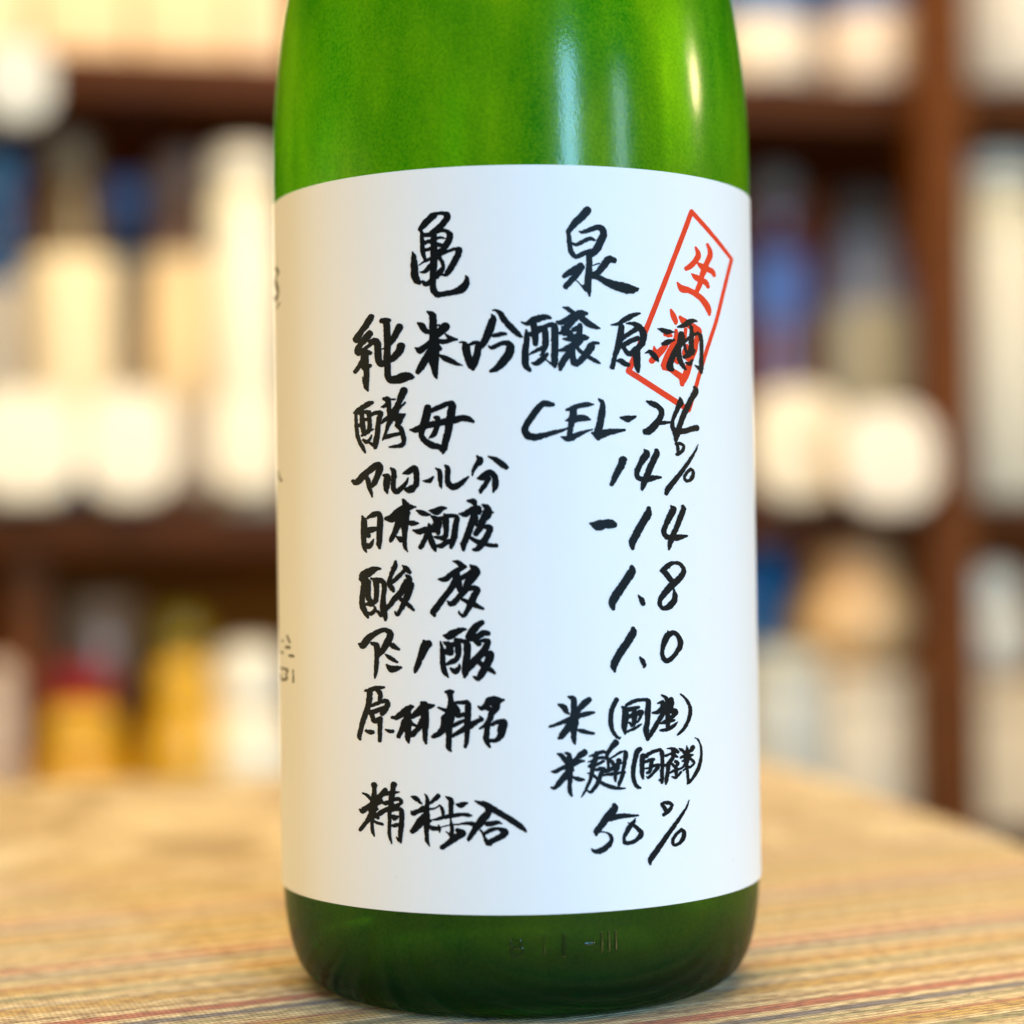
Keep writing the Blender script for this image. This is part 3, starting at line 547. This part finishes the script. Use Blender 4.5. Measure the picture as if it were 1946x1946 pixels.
    ('koji', 'ink', '1360 5305 17,1443 5327 43,1521 5358 60,1626 5379 60,1687 5368 43;1504 5359 77,1485 5257 95,1440 5156 95,1421 5037 86,1393 4919 69,1365 4826 60,1312 4717 52,1267 4625 43,1196 4517 21;1337 5195 17,1423 5208 52,1528 5255 52,1633 5267 52,1711 5246 43;1331 5110 17,1396 5115 95,1518 5144 52,1632 5190 52,1650 5206 34;1320 4977 13,1385 4970 26;1499 5034 52,1586 5047 77,1656 5035 69,1593 4952 77,1557 4859 77,1512 4759 77,1450 4676 69,1379 4603 52,1311 4640 17;1445 4925 52,1522 4844 52,1616 4762 60,1729 4705 69,1851 4663 60,1973 4639 43,2070 4637 17;1891 5546 121,1838 5489 95,1766 5407 78,1712 5298 69,1728 5228 52;1728 5220 22,1825 5266 30,1949 5337 43,2056 5365 43,2090 5329 86,2080 5209 78,2051 5073 73,2031 4945 69,1994 4835 69,1948 4718 52,1952 4683 17;1737 5185 60,1806 5181 60,1832 5120 52;1947 5191 95,1929 5140 69,1875 5083 69,1760 5021 69,1672 4999 69;1736 5176 43,1735 5073 52;1875 5100 78,1874 4997 69,1872 4868 60,1879 4791 35;1645 4915 34,1750 4935 52,1873 4937 60,1996 4956 35,2084 4950 17;1945 5079 52,1918 5012 52;1946 5122 26,2035 5151 22'),
    ('open', 'ink', '2377 5389 95,2323 5341 95,2294 5248 87,2261 5112 82,2241 4975 82,2239 4854 78,2268 4732 69,2320 4650 61,2382 4624 35'),
    ('country', 'ink', '2437 5256 95,2427 5152 95,2420 5032 87,2418 4911 78,2439 4806 35;2482 5235 78,2582 5297 70,2691 5333 61,2800 5342 61,2836 5279 79,2843 5156 70,2840 5017 70,2829 4888 70,2832 4774 70,2826 4697 52;2768 4754 17,2826 4714 52;2480 5131 52,2580 5159 61,2670 5170 44;2625 5164 70,2605 5070 70,2595 4985 61,2576 4934 61,2521 4912 43;2478 5002 26,2577 5003 43,2668 5048 52,2777 5048 52,2877 5040 44;2740 4999 78,2666 4918 61,2592 4846 52,2538 4816 43,2507 4840 13'),
    ('produce', 'ink', '2952 5361 17,3039 5358 44,3113 5317 79,3177 5276 53;3075 5302 79,3083 5223 96,3166 5181 26;2917 5220 52,3000 5248 35,3056 5260 44;3054 5156 79,2998 5091 70,2942 5043 52,2877 5032 44;2969 5024 79,2953 4921 70,2938 4817 70,2918 4723 70,2908 4655 26;3034 5053 44,3089 4996 44,3134 4930 53;3118 5089 53,3173 5049 61,3126 4992 53;2994 4873 26,3087 4908 44,3181 4926 44,3265 4953 35,3313 5009 44;3134 4939 70,3132 4834 53,3122 4765 35;3039 4791 18,3122 4765 44,3179 4812 35,3236 4868 35'),
    ('rice', 'ink', '3202 5339 18,3262 5303 53,3317 5246 44;3367 5381 13,3375 5319 44,3374 5231 97,3363 5127 115,3351 5014 88,3368 4925 53,3376 4810 53,3384 4721 44,3377 4616 18;3499 5333 97,3460 5284 71,3403 5255 62;3231 5157 35,3316 5175 70,3420 5174 79,3497 5188 27;3268 5084 26,3343 5094 70;3438 5119 44,3513 5050 53,3513 5006 35,3445 4952 44,3369 4942 44,3283 4898 26'),
    ('close', 'ink', '3546 5522 11,3608 5490 27,3664 5387 35,3686 5260 44,3684 5146 49,3658 5025 62,3617 4906 71,3557 4807 71,3488 4718 53,3411 4648 53,3372 4617 26'),
    ('refine', 'ink', '-3177 4545 20,-3089 4513 49,-3007 4440 59;-2931 4719 118,-2927 4631 79,-2934 4523 98,-2946 4405 128,-2958 4277 157,-2980 4158 128,-2982 4030 79,-2984 3883 59,-2975 3786 59,-2940 3700 15;-2697 4635 88,-2749 4574 88,-2822 4491 98,-2894 4418 88;-3250 4215 20,-3187 4191 109,-3093 4257 99,-2978 4324 98,-2875 4361 88,-2782 4415 69;-3012 4106 108,-3086 3992 79,-3171 3887 74,-3240 3802 59;-2941 3994 39,-2860 3970 49,-2768 3948 44;-2897 4252 79,-2866 4244 39;-2524 4751 117,-2545 4673 88,-2567 4545 108,-2579 4427 98,-2580 4320 108,-2612 4221 88;-2729 4555 78,-2607 4582 69,-2506 4597 59,-2415 4615 20;-2752 4378 49,-2670 4383 78,-2548 4439 59,-2437 4473 68,-2368 4428 59,-2429 4357 68,-2520 4304 78;-2858 4068 49,-2899 4105 59,-2795 4180 88,-2672 4256 78,-2571 4272 88,-2490 4286 88;-2617 4201 69,-2620 4035 64,-2627 3889 59,-2624 3743 59,-2586 3584 20;-2571 4243 59,-2470 4268 59,-2385 4262 78,-2366 4166 88,-2373 4020 88,-2391 3873 88,-2403 3737 78,-2394 3611 29;-2483 3712 15,-2429 3657 59;-2573 4116 59,-2513 4100 108,-2442 4123 39;-2586 3940 29,-2505 3945 68,-2434 3978 39'),
    ('rice', 'ink', '-2162 4529 29,-2088 4508 88,-2029 4452 68,-1961 4401 29;-1899 4592 15,-1851 4516 58,-1847 4410 78,-1864 4293 97,-1866 4168 116,-1867 4042 126,-1869 3926 97,-1866 3801 78,-1863 3675 68,-1815 3571 19;-1629 4561 87,-1684 4501 78,-1773 4431 48,-1813 4401 39;-2176 4243 19,-2132 4206 97,-2032 4249 78,-1923 4301 107;-1935 4146 97,-1996 4037 146,-2076 3927 126,-2157 3846 88;-1819 3957 58,-1732 3921 78,-1653 3924 68,-1614 3934 58;-1628 3987 19,-1614 3925 58,-1610 3843 15;-1808 4073 58,-1783 4064 39;-1805 4295 39,-1696 4318 29,-1598 4369 24,-1550 4302 58,-1532 4206 58'),
    ('walk', 'ink', '-1476 4554 15,-1375 4479 97,-1376 4364 87,-1378 4248 77,-1389 4152 68;-1274 4404 19,-1182 4386 106,-1114 4416 77,-1051 4431 29;-1761 4089 10,-1663 4097 48,-1545 4139 58,-1408 4171 68,-1253 4193 68,-1117 4205 58,-1040 4196 68,-967 4187 19;-1385 4094 29,-1372 4018 48,-1363 3922 68,-1360 3825 77,-1356 3749 97;-1476 3861 15,-1414 3815 39,-1375 3767 48;-1257 3895 77,-1122 3839 87,-1259 3770 116,-1376 3690 106,-1475 3611 87,-1564 3551 87;-1568 3950 15,-1470 3982 12,-1372 3998 19,-1236 4011 24,-1110 4032 43,-984 4033 68,-907 4005 87'),
    ('join', 'ink', '-900 4476 14,-814 4438 67,-708 4409 106,-594 4342 116,-451 4256 106,-308 4169 106,-165 4081 106,-42 3993 106,44 3925 77,91 3872 38;-681 4333 48,-643 4246 125,-722 4150 145,-810 4044 145,-889 3948 116,-958 3842 96,-1027 3735 77,-1037 3692 29;-733 4045 58,-637 4026 87,-521 4045 77,-444 4054 58,-382 4030 19;-807 3910 19,-746 3834 48,-709 3738 58,-662 3652 87,-595 3623 39;-707 3843 58,-610 3901 77,-484 3930 58,-379 3910 87,-312 3862 116,-371 3795 116,-487 3738 96,-594 3681 96,-662 3652 77'),
    ('five', 'ink', '1839 4324 71,1850 4253 130,1752 4141 142,1642 4018 130,1544 3894 118,1483 3815 118,1476 3756 47;1751 4070 118,1908 4090 95,2077 4096 77,2223 4085 48,2327 4083 24;1555 3811 18,1674 3792 24,1757 3728 53,1780 3632 71,1706 3531 101,1597 3455 107,1477 3427 83,1406 3454 47,1377 3491 14'),
    ('zero', 'ink', '2265 4023 24,2233 3954 60,2171 3900 83,2084 3776 83,2034 3661 59,2057 3565 71,2166 3557 71,2289 3606 71,2376 3694 107,2365 3754 83,2293 3843 60,2220 3908 60,2124 3951 24'),
    ('percent', 'ink', '2808 4274 36,2908 4288 60,3009 4255 60,3021 4193 60,2956 4116 72,2854 4049 60;2820 4261 48,2875 4172 72,2905 4109 60;3398 4284 10,3341 4146 36,3222 3991 60,3091 3826 72,2948 3662 84,2807 3486 96,2679 3332 102,2565 3189 102,2557 3095 36;3217 3716 48,3280 3648 73,3252 3531 85,3174 3444 60,3071 3421 48,3035 3521 60,3113 3632 60,3217 3716 48'),
    ('sframe', 'red', '3666 16229 91,3193 15066 90,2740 13974 95,2513 13447 100,2271 12911 105;2271 12911 105,2762 12616 105,3270 12319 106,3530 12173 85;3666 16229 91,4147 15813 87,4595 15415 77;4595 15415 72,4393 14741 71,4190 14054 71,3930 13353 73,3698 12657 75,3530 12173 85'),
    ('slive', 'red', '3747 15504 49,3793 15411 98,3791 15325 110,3708 15204 98,3613 15107 97,3520 15048 73;4016 15604 62,4069 15489 99,4067 15377 111,3995 15230 98,3937 15099 123,3865 14917 98,3822 14764 98,3751 14608 86,3737 14558 73;3776 15200 37,3869 15139 110,4020 15098 111,4117 15063 111,4158 14995 74;3644 14958 24,3730 14900 110,3851 14853 110,3959 14818 111,4013 14739 74;3325 14749 24,3420 14636 133,3578 14614 110,3737 14545 110,3871 14462 123,3978 14339 135,4018 14245 111,4031 14173 62'),
    ('ssake', 'red', '3181 14180 48,3225 14075 109,3274 13957 97,3274 13920 60;3373 14049 61,3444 13982 121,3574 13907 134,3719 13834 147,3786 13779 122,3715 13564 98,3685 13415 110,3602 13213 97,3518 12988 134,3449 12814 121,3395 12689 61;3039 13675 60,3128 13680 109,3179 13659 48;2752 13131 108,2854 13243 132,2983 13370 120,3073 13447 60;2807 13422 24,2830 13315 108;3284 13775 60,3281 13605 109,3175 13405 109,3082 13242 108,3002 13045 108;3002 12997 72,3129 12979 84,3256 12912 109,3384 12822 121,3395 12689 85;3493 13815 61,3464 13630 73;3514 13475 73,3458 13325 97,3522 13208 73;3261 13167 97,3299 13121 60'),
    ('small', 'small', '-4901 7626 48,-4833 7503 52;-4942 7388 61,-4835 7391 52;-4849 7216 52,-4736 7219 52;-5057 7513 44,-5030 7499 44;-5107 7268 53,-5049 7251 53'),
    ('small', 'small', '-5116 6914 44,-4902 6907 52,-4952 6813 44,-4929 6721 52,-5090 6674 53,-5135 6787 35;-4752 6925 34,-4743 6806 34,-4751 6676 47'),
    ('small', 'small', '-5111 15545 65,-5030 15402 47,-5145 15342 47,-5119 15210 88,-5038 14995 53,-5127 14874 82,-5200 14994 42;-4998 14745 35,-5105 14677 35'),
    ('small', 'small', '-5123 11158 29,-5084 11020 41,-5015 10938 52'),
    ('mould', 'mould', '-214 1755 42,-58 1728 42,-50 1624 42,-191 1589 42,-244 1496 42,-193 1418 42,-36 1468 42,-19 1571 42,-216 1625 42,-241 1703 42;804 1807 63,798 1417 63;1221 1613 42,1380 1623 42;1542 1815 37,1547 1449 37;1686 1820 37,1691 1464 37;1825 1829 37,1830 1473 37;412 1795 31,407 1458 31'),
]



def brush(name, kind, data, parent, level, key):
    """each brush stroke is a ribbon laid on the curved surface, wide and narrow as the brush was pressed"""
    rnd = random.Random(key)
    vs, fs = [], []
    ragged = {'ink': 1.0, 'red': 0.35, 'small': 0.3, 'mould': 0.0}[kind]
    mat = {'ink': INK, 'red': RED, 'small': SMALL, 'mould': GLASS}[kind]
    for si, st in enumerate(data.split(';')):
        P = [tuple(float(q) * 1e-5 for q in p.split()) for p in st.split(',')]
        L = sum(math.hypot(P[i + 1][0] - P[i][0], P[i + 1][1] - P[i][1]) for i in range(len(P) - 1)) / max(1, len(P) - 1)
        C = catmull(P, max(3, min(9, int(L / 0.00022))))
        wf = 1.6 if kind == 'mould' else 1.07
        C = [(x, z, max(w * wf + (0.00013 if kind == 'ink' else 0.00010 if kind == 'red' else 0.00002), 0.00004)) for x, z, w in C]
        n = len(C)
        T = []
        for i in range(n):
            a, b = C[max(0, i - 1)], C[min(n - 1, i + 1)]
            d = Vector((b[0] - a[0], b[1] - a[1])); T.append(d.normalized() if d.length > 1e-9 else Vector((1, 0)))
        # rounded ends
        def end(c, t, s):
            q = []
            for f, g in ((0.46, 0.30), (0.36, 0.68), (0.20, 0.92)):
                q.append((c[0] + s * t.x * c[2] * f, c[1] + s * t.y * c[2] * f, c[2] * g))
            return q
        h = end(C[0], T[0], -1); e = end(C[-1], T[-1], 1)[::-1]
        C = h + C + e; T = [T[0]] * 3 + T + [T[-1]] * 3
        rows = []
        for (x, z, w), t in zip(C, T):
            nx, nz = -t.y, t.x
            j1 = rnd.gauss(0, 0.000035) * ragged * (1.8 if rnd.random() < 0.12 else 1)
            j2 = rnd.gauss(0, 0.000035) * ragged * (1.8 if rnd.random() < 0.12 else 1)
            w1, w2 = w / 2 + j1, w / 2 + j2
            rows.append(((x + nx * w1, z + nz * w1), (x, z), (x - nx * w2, z - nz * w2)))
        for row in rows:
            for k, (x, z) in enumerate(row):
                if kind == 'mould':
                    r = glass_r(z) + (0.00024 if k == 1 else -0.00004)
                else:
                    r = RL + level + si * 0.0000025
                x = max(-r * 0.9995, min(r * 0.9995, x))
                a = math.asin(x / r)
                vs.append((x, -r * math.cos(a), z))
        b0 = len(vs) - 3 * len(rows)
        for i in range(len(rows) - 1):
            for k in (0, 1):
                a = b0 + i * 3 + k
                fs.append((a, a + 3, a + 4, a + 1))
    return mesh(name, vs, fs, mat, parent, True)


for i, (nm, kind, data) in enumerate(LETTERING):
    if kind == 'mould': brush('moulded_mark', kind, data, bottle, 0, i)
    elif kind == 'red': brush('stamp_frame' if nm == 'sframe' else 'stamp_character', kind, data, label, 0.00001, i)
    elif kind == 'small': brush('printed_mark', kind, data, label, 0.00001, i)
    else: brush('brush_character', kind, data, label, 0.00006, i)

# ------------------------------------------------------------------ shelving unit
O = Vector((0, 1.18, 0))
U = Vector((math.cos(YAW), math.sin(YAW), 0)); B = Vector((-math.sin(YAW), math.cos(YAW), 0))


def at(u, b, z): return O + U * u + B * b + Vector((0, 0, z))


unit = empty('shelving_unit', at(0, 0, -0.85), YAW)
tag(unit, 'dark brown wooden shelving unit full of bottles behind the table', 'shelving unit')
ZB = 0.85
box('shelf_board', -0.80, 0.95, 0.0, 0.36, 0.443 + ZB, 0.477 + ZB, DARKWOOD, unit, 0.002)
box('shelf_board', -0.80, 0.95, 0.0, 0.36, 0.094 + ZB, 0.127 + ZB, DARKWOOD, unit, 0.002)
box('shelf_board', -0.80, 0.95, 0.0, 0.36, -0.175 + ZB, -0.15 + ZB, DARKWOOD, unit, 0.002)
box('shelf_board', -0.80, 0.95, 0.0, 0.36, -0.50 + ZB, -0.475 + ZB, DARKWOOD, unit, 0.002)
box('shelf_board', -0.80, 0.95, 0.0, 0.36, 0.86 + ZB, 0.89 + ZB, DARKWOOD, unit, 0.002)
box('back_panel', -0.80, 0.95, 0.362, 0.375, 0.0, 0.89 + ZB, BACKWOOD, unit)
for u0 in (0.342, -0.84, 0.955):
    box('post', u0, u0 + 0.038, -0.042, -0.003, 0.0, 0.90 + ZB, POSTWOOD, unit, 0.003)
box('partition', -0.392, -0.362, 0.03, 0.36, -0.149 + ZB, 0.0935 + ZB, POSTWOOD, unit, 0.001)


def back_bottle(u, b, z0, z1, r, nr, glass, lab, l0, l1, cap, shoulder, text, group=None, name='sake_bottle'):
    t = empty(name, at(u, b, z0), YAW)
    tag(t, text, 'bottle', group)
    H = z1 - z0; s = shoulder - z0
    g = plain(glass, 0.18, 0.15, 25, 0.4)
    lathe('glass_body', [(0, 0.001), (r * 0.86, 0), (r * 0.97, 0.004), (r, 0.012), (r, s * 0.9), (r * 0.97, s * 0.96), (r * 0.84, s * 1.03),
                         (nr * 1.25, s + (H - s) * 0.35), (nr, s + (H - s) * 0.55), (nr * 0.96, H * 0.90)], g, t, 40, sub=2)
    lathe('cap', [(nr * 0.99, H * 0.88), (nr * 1.08, H * 0.885), (nr * 1.1, H * 0.985), (nr * 0.95, H), (0, H)], plain(cap, 0.35, 0.1, 30), t, 32)
    if lab:
        lathe('label', [(r * 1.004, l0 - z0), (r * 1.012, l0 - z0 + 0.0004), (r * 1.012, l1 - z0), (r * 1.004, l1 - z0 + 0.0004)],
              plain(lab, 0.6, 0.06, 60), t, 48)
    return t


def jar(u, b, z0, z1, r, body, lid, lidh, text, group=None, name='lidded_jar', cat='jar', shape='straight'):
    t = empty(name, at(u, b, z0), YAW)
    tag(t, text, cat, group)
    H = z1 - z0
    Hb = H - lidh
    if shape == 'round':
        prof = [(0, 0.001), (r * 0.42, 0), (r * 0.72, Hb * 0.14), (r * 0.93, Hb * 0.34), (r, Hb * 0.55), (r * 0.96, Hb * 0.75), (r * 0.80, Hb * 0.93), (r * 0.66, Hb)]
    else:
        prof = [(0, 0.001), (r * 0.80, 0), (r * 0.93, 0.004), (r, H * 0.25), (r, H * 0.6), (r * 0.93, Hb - 0.004), (r * 0.80, Hb)]
    k = prof[-1][0] / (r * 0.80)
    lathe('jar_body', prof,
          plain(body, 0.3, 0.1, 25, 0.3), t, 40, sub=2)
    lathe('lid', [(k * r * 0.80, H - lidh), (k * r * 0.88, H - lidh), (k * r * 0.90, H - lidh * 0.4), (k * r * 0.72, H - lidh * 0.12), (k * r * 0.4, H), (0, H)],
          plain(lid, 0.35, 0.08, 30, 0.3), t, 40, sub=2)
    return t


def carton(u, b, z0, z1, w, d, c, c2, text, group=None, name='carton', cat='carton'):
    t = empty(name, at(u, b, z0), YAW)
    tag(t, text, cat, group)
    H = z1 - z0
    box('box_body', -w / 2, w / 2, -d / 2, d / 2, 0, H - 0.028, plain(c, 0.6, 0.06, 20), t, 0.004)
    box('lid', -w / 2 - 0.0015, w / 2 + 0.0015, -d / 2 - 0.0015, d / 2 + 0.0015, H - 0.0275, H, plain(c2, 0.6, 0.06, 20), t, 0.004)
    return t


def card(u, b, z0, z1, w, c, text, group=None):
    t = empty('price_card', at(u, b, z0), YAW, math.radians(-4))
    tag(t, text, 'price card', group)
    H = z1 - z0; r = min(w, H) * 0.38
    o = []
    for cx, cz, a0 in ((w / 2 - r, H - r, 0), (-w / 2 + r, H - r, 90), (-w / 2 + r, r, 180), (w / 2 - r, r, 270)):
        for k in range(7):
            a = math.radians(a0 + 15 * k); o.append((cx + r * math.cos(a), cz + r * math.sin(a)))
    n = len(o)
    # a thick padded sheet, slightly bowed out to the front
    vs = [(x, 0.003, z) for x, z in o] + [(x, -0.0005, z) for x, z in o] + [(x * 0.97, -0.003, H / 2 + (z - H / 2) * 0.97) for x, z in o] + [(0, -0.006, H / 2), (0, 0.003, H / 2)]
    fs = []
    for k in range(n):
        k2 = (k + 1) % n
        fs += [(k, k2, n + k2, n + k), (n + k, n + k2, 2 * n + k2, 2 * n + k), (2 * n + k, 2 * n + k2, 3 * n), (k2, k, 3 * n + 1)]
    mesh('card_sheet', vs, fs, plain(c, 0.7, 0.05, 20), t)
    box('card_holder', -w * 0.3, w * 0.3, 0.0032, 0.0085, -0.002, H * 0.45, plain((214, 190, 150), 0.3), t, 0.001)
    return t


ITEMS = [
    ('bottle', -0.3936, 0.09, 0.1275, 0.4149, 0.0193, 0.0163, (40, 80, 120), (215, 200, 175), 0.159, 0.3077, (70, 130, 170), 0.3392, 'blue bottle with pale label at the left end of the middle shelf', 'bottles on the middle shelf', 'sake_bottle'),
    ('bottle', -0.3406, 0.06, 0.1275, 0.4224, 0.0334, 0.0172, (92, 76, 50), (250, 226, 180), 0.1575, 0.3254, (120, 104, 78), 0.3358, 'olive brown bottle with cream label beside the blue bottle', 'bottles on the middle shelf', 'sake_bottle'),
    ('bottle', -0.2848, 0.17, 0.1275, 0.4074, 0.0329, 0.0263, (60, 76, 110), (248, 224, 176), 0.1613, 0.3395, (125, 145, 185), 0.3462, 'bottle with pale blue cap between the olive and pinkish brown bottles', 'bottles on the middle shelf', 'sake_bottle'),
    ('bottle', -0.2476, 0.1, 0.1275, 0.4167, 0.034, 0.0223, (120, 86, 66), (246, 216, 162), 0.1584, 0.3326, (150, 120, 104), 0.339, 'pinkish brown bottle with tan label beside the white wrapped bottle', 'bottles on the middle shelf', 'sake_bottle'),
    ('bottle', -0.2045, 0.05, 0.1275, 0.4136, 0.0293, 0.0251, (250, 236, 206), (252, 240, 212), 0.1562, 0.3326, (246, 234, 210), 0.379, 'bottle wrapped all over in cream paper, just left of the green bottle', 'bottles on the middle shelf', 'wrapped_bottle'),
    ('bottle', 0.2694, 0.12, 0.1275, 0.421, 0.027, 0.0196, (110, 72, 90), (88, 122, 190), 0.2882, 0.3464, (124, 112, 98), 0.3627, 'mauve bottle with bright blue label just right of the green bottle', 'bottles on the middle shelf', 'sake_bottle'),
    ('bottle', 0.3578, 0.13, 0.1275, 0.4071, 0.0416, 0.0265, (130, 140, 165), (172, 166, 144), 0.1557, 0.302, (84, 86, 92), 0.3233, 'slate bottle with grey beige label left of the wooden post', 'bottles on the middle shelf', 'sake_bottle'),
    ('bottle', 0.4445, 0.05, 0.1275, 0.4245, 0.0446, 0.0372, (250, 232, 196), (252, 236, 204), 0.1338, 0.3488, (150, 166, 172), 0.3809, 'tall cream wrapped bottle with grey blue cap right of the wooden post', 'bottles on the middle shelf', 'wrapped_bottle'),
    ('bottle', 0.2413, 0.06, 0.4775, 0.7478, 0.0413, 0.0142, (60, 112, 168), (250, 232, 204), 0.4835, 0.5345, (40, 60, 90), 0.6166, 'blue bottle with cream base label above the green bottle shoulder on the top shelf', 'bottles on the top shelf', 'sake_bottle'),
    ('bottle', 0.3443, 0.07, 0.4775, 0.7587, 0.0487, 0.0146, (52, 100, 158), (250, 228, 202), 0.4835, 0.5441, (40, 60, 90), 0.625, 'blue bottle with wide cream base label left of the post on the top shelf', 'bottles on the top shelf', 'sake_bottle'),
    ('bottle', 0.4663, 0.05, 0.4775, 0.7599, 0.0535, 0.0199, (236, 220, 196), (252, 236, 210), 0.4835, 0.5932, (200, 180, 160), 0.6348, 'large cream bottle right of the post on the top shelf', 'bottles on the top shelf', 'wrapped_bottle'),
    ('carton', 0.4561, 0.15, 0.4775, 0.6499, 0.0364, 0.06, (226, 150, 120), (236, 170, 140), 'narrow pink carton between the post and the large cream bottle', 'cartons on the top shelf', 'carton', 'carton'),
    ('carton', -0.4033, 0.06, 0.4775, 0.5908, 0.0696, 0.08, (252, 212, 165), (240, 214, 170), 'cream carton at the left end of the top shelf', 'cartons on the top shelf', 'carton', 'carton'),
    ('carton', -0.3286, 0.06, 0.4775, 0.5949, 0.0723, 0.08, (252, 210, 160), (240, 214, 170), 'cream carton second from the left on the top shelf', 'cartons on the top shelf', 'carton', 'carton'),
    ('carton', -0.2523, 0.06, 0.4775, 0.599, 0.0738, 0.08, (252, 210, 160), (240, 214, 170), 'cream carton third from the left on the top shelf', 'cartons on the top shelf', 'carton', 'carton'),
    ('carton', -0.1927, 0.06, 0.4775, 0.6022, 0.0413, 0.08, (252, 212, 168), (240, 214, 170), 'cream carton directly above the cream wrapped bottle on the top shelf', 'cartons on the top shelf', 'carton', 'carton'),
    ('card', -0.3794, -0.055, 0.4115, 0.4694, 0.0522, (206, 208, 200), 'pale grey card hanging from the top shelf edge at far left', 'price cards along the shelf edges'),
    ('card', -0.3767, -0.012, 0.1352, 0.2188, 0.0825, (255, 240, 212), 'wide cream price card at the left end of the middle shelf', 'price cards along the shelf edges'),
    ('card', -0.2991, -0.012, 0.1345, 0.219, 0.0687, (255, 240, 214), 'cream price card below the bottle with pale blue cap', 'price cards along the shelf edges'),
    ('card', -0.2512, -0.01, 0.1422, 0.2145, 0.0219, (176, 160, 140), 'narrow grey brown price card between two cream ones', 'price cards along the shelf edges'),
    ('card', -0.2097, -0.012, 0.1397, 0.2165, 0.0564, (255, 238, 208), 'cream price card below the cream wrapped bottle', 'price cards along the shelf edges'),
    ('card', 0.2399, -0.012, 0.1295, 0.2219, 0.0798, (253, 234, 200), 'cream price card just right of the green bottle label', 'price cards along the shelf edges'),
    ('card', 0.2988, -0.056, 0.1203, 0.2038, 0.0837, (255, 238, 214), 'cream price card overlapping the wooden post on the right', 'price cards along the shelf edges'),
    ('jar', -0.3184, 0.2, -0.1495, 0.0592, 0.0397, (205, 140, 95), (205, 145, 100), 0.02, 'tall grey brown jar behind the red carton on the lower shelf', 'jars on the lower shelf', 'lidded_jar', 'jar', 'straight'),
    ('carton', -0.336, 0.115, -0.1495, 0.0048, 0.0482, 0.04, (232, 40, 16), (226, 36, 16), 'small red carton behind the yellow jar at lower left', None, 'carton', 'carton'),
    ('jar', -0.3369, 0.045, -0.1495, -0.0234, 0.0401, (214, 156, 22), (232, 176, 34), 0.03, 'wide yellow jar in front of the red carton at lower left', 'jars on the lower shelf', 'lidded_jar', 'jar', 'round'),
    ('jar', -0.2529, 0.15, -0.1495, 0.0457, 0.0244, (214, 156, 20), (226, 168, 26), 0.03, 'tall narrow dark yellow jar at the back of the lower shelf', 'jars on the lower shelf', 'lidded_jar', 'jar', 'straight'),
    ('jar', -0.2574, 0.04, -0.1495, 0.0107, 0.0307, (232, 176, 28), (236, 180, 34), 0.035, 'bright yellow jar next to the white jar on the lower shelf', 'jars on the lower shelf', 'lidded_jar', 'jar', 'round'),
    ('jar', -0.2903, 0.1, -0.1495, -0.0535, 0.0189, (200, 150, 24), (206, 156, 28), 0.02, 'short yellow jar low between the wide yellow and white jars', 'jars on the lower shelf', 'lidded_jar', 'jar', 'straight'),
    ('jar', -0.2052, 0.05, -0.1495, 0.0214, 0.0396, (254, 240, 214), (254, 242, 218), 0.05, 'round white jar just left of the green bottle', 'jars on the lower shelf', 'lidded_jar', 'jar', 'round'),
    ('jar', -0.3986, 0.03, -0.1495, 0.0137, 0.0176, (214, 186, 160), (204, 176, 150), 0.03, 'pale pinkish jar cut by the left edge of the picture', 'jars on the lower shelf', 'lidded_jar', 'jar', 'straight'),
    ('bottle', 0.2669, 0.14, -0.1495, 0.091, 0.031, 0.0198, (70, 160, 235), None, 0, 0, (70, 160, 235), 0.0629, 'navy bottle at the back of the lower shelf right of the green bottle', None, 'sake_bottle'),
    ('jar', 0.2381, 0.04, -0.1495, 0.0081, 0.042, (206, 204, 190), (196, 196, 180), 0.03, 'grey white jar on the lower shelf beside the green bottle label', 'jars on the lower shelf', 'lidded_jar', 'jar', 'straight'),
    ('bottle', 0.087, 0.05, 0.4775, 0.7334, 0.0429, 0.0181, (240, 226, 190), (252, 236, 206), 0.4835, 0.5747, (220, 210, 180), 0.6055, 'added cream bottle behind the green glass to brighten it, nearer the picture centre', 'bottles on the top shelf', 'sake_bottle'),  # added bottle, put behind the glass to brighten its right part
    ('bottle', 0.1567, 0.05, 0.4775, 0.7382, 0.0317, 0.0184, (246, 232, 200), (252, 240, 214), 0.4835, 0.5781, (220, 210, 180), 0.6092, 'added cream bottle beside the blue one, brightening the right edge of the green glass', 'bottles on the top shelf', 'sake_bottle'),  # also added, so the right of the glass looks brighter
    ('carton', 0.3125, 0.05, -0.1495, -0.0153, 0.0721, 0.07, (240, 220, 186), (236, 214, 178), 'cream carton under the round orange jar', None, 'carton', 'carton'),
    ('jar', 0.3088, 0.05, -0.014799999999999999, 0.0923, 0.0538, (252, 200, 138), (250, 184, 122), 0.03, 'round pale orange jar standing on the cream carton', 'jars on the lower shelf', 'lidded_jar', 'jar', 'round'),
    ('carton', 0.4328, 0.048, -0.1495, -0.0253, 0.0817, 0.07, (246, 216, 172), (240, 210, 166), 'cream carton under the white jar right of the post', None, 'carton', 'carton'),
    ('jar', 0.4279, 0.048, -0.0248, 0.0738, 0.0431, (236, 228, 208), (228, 226, 210), 0.04, 'round white jar standing on a carton right of the post', 'jars on the lower shelf', 'lidded_jar', 'jar', 'round'),
    ('carton', 0.3873, 0.1, -0.1495, -0.0456, 0.0351, 0.06, (112, 78, 26), (112, 78, 26), 'dark olive brown carton behind the wooden post', None, 'carton', 'carton'),
]


for it in ITEMS:
    k = it[0]; f = {'bottle': back_bottle, 'jar': jar, 'carton': carton, 'card': card}[k]
    f(*it[1:])
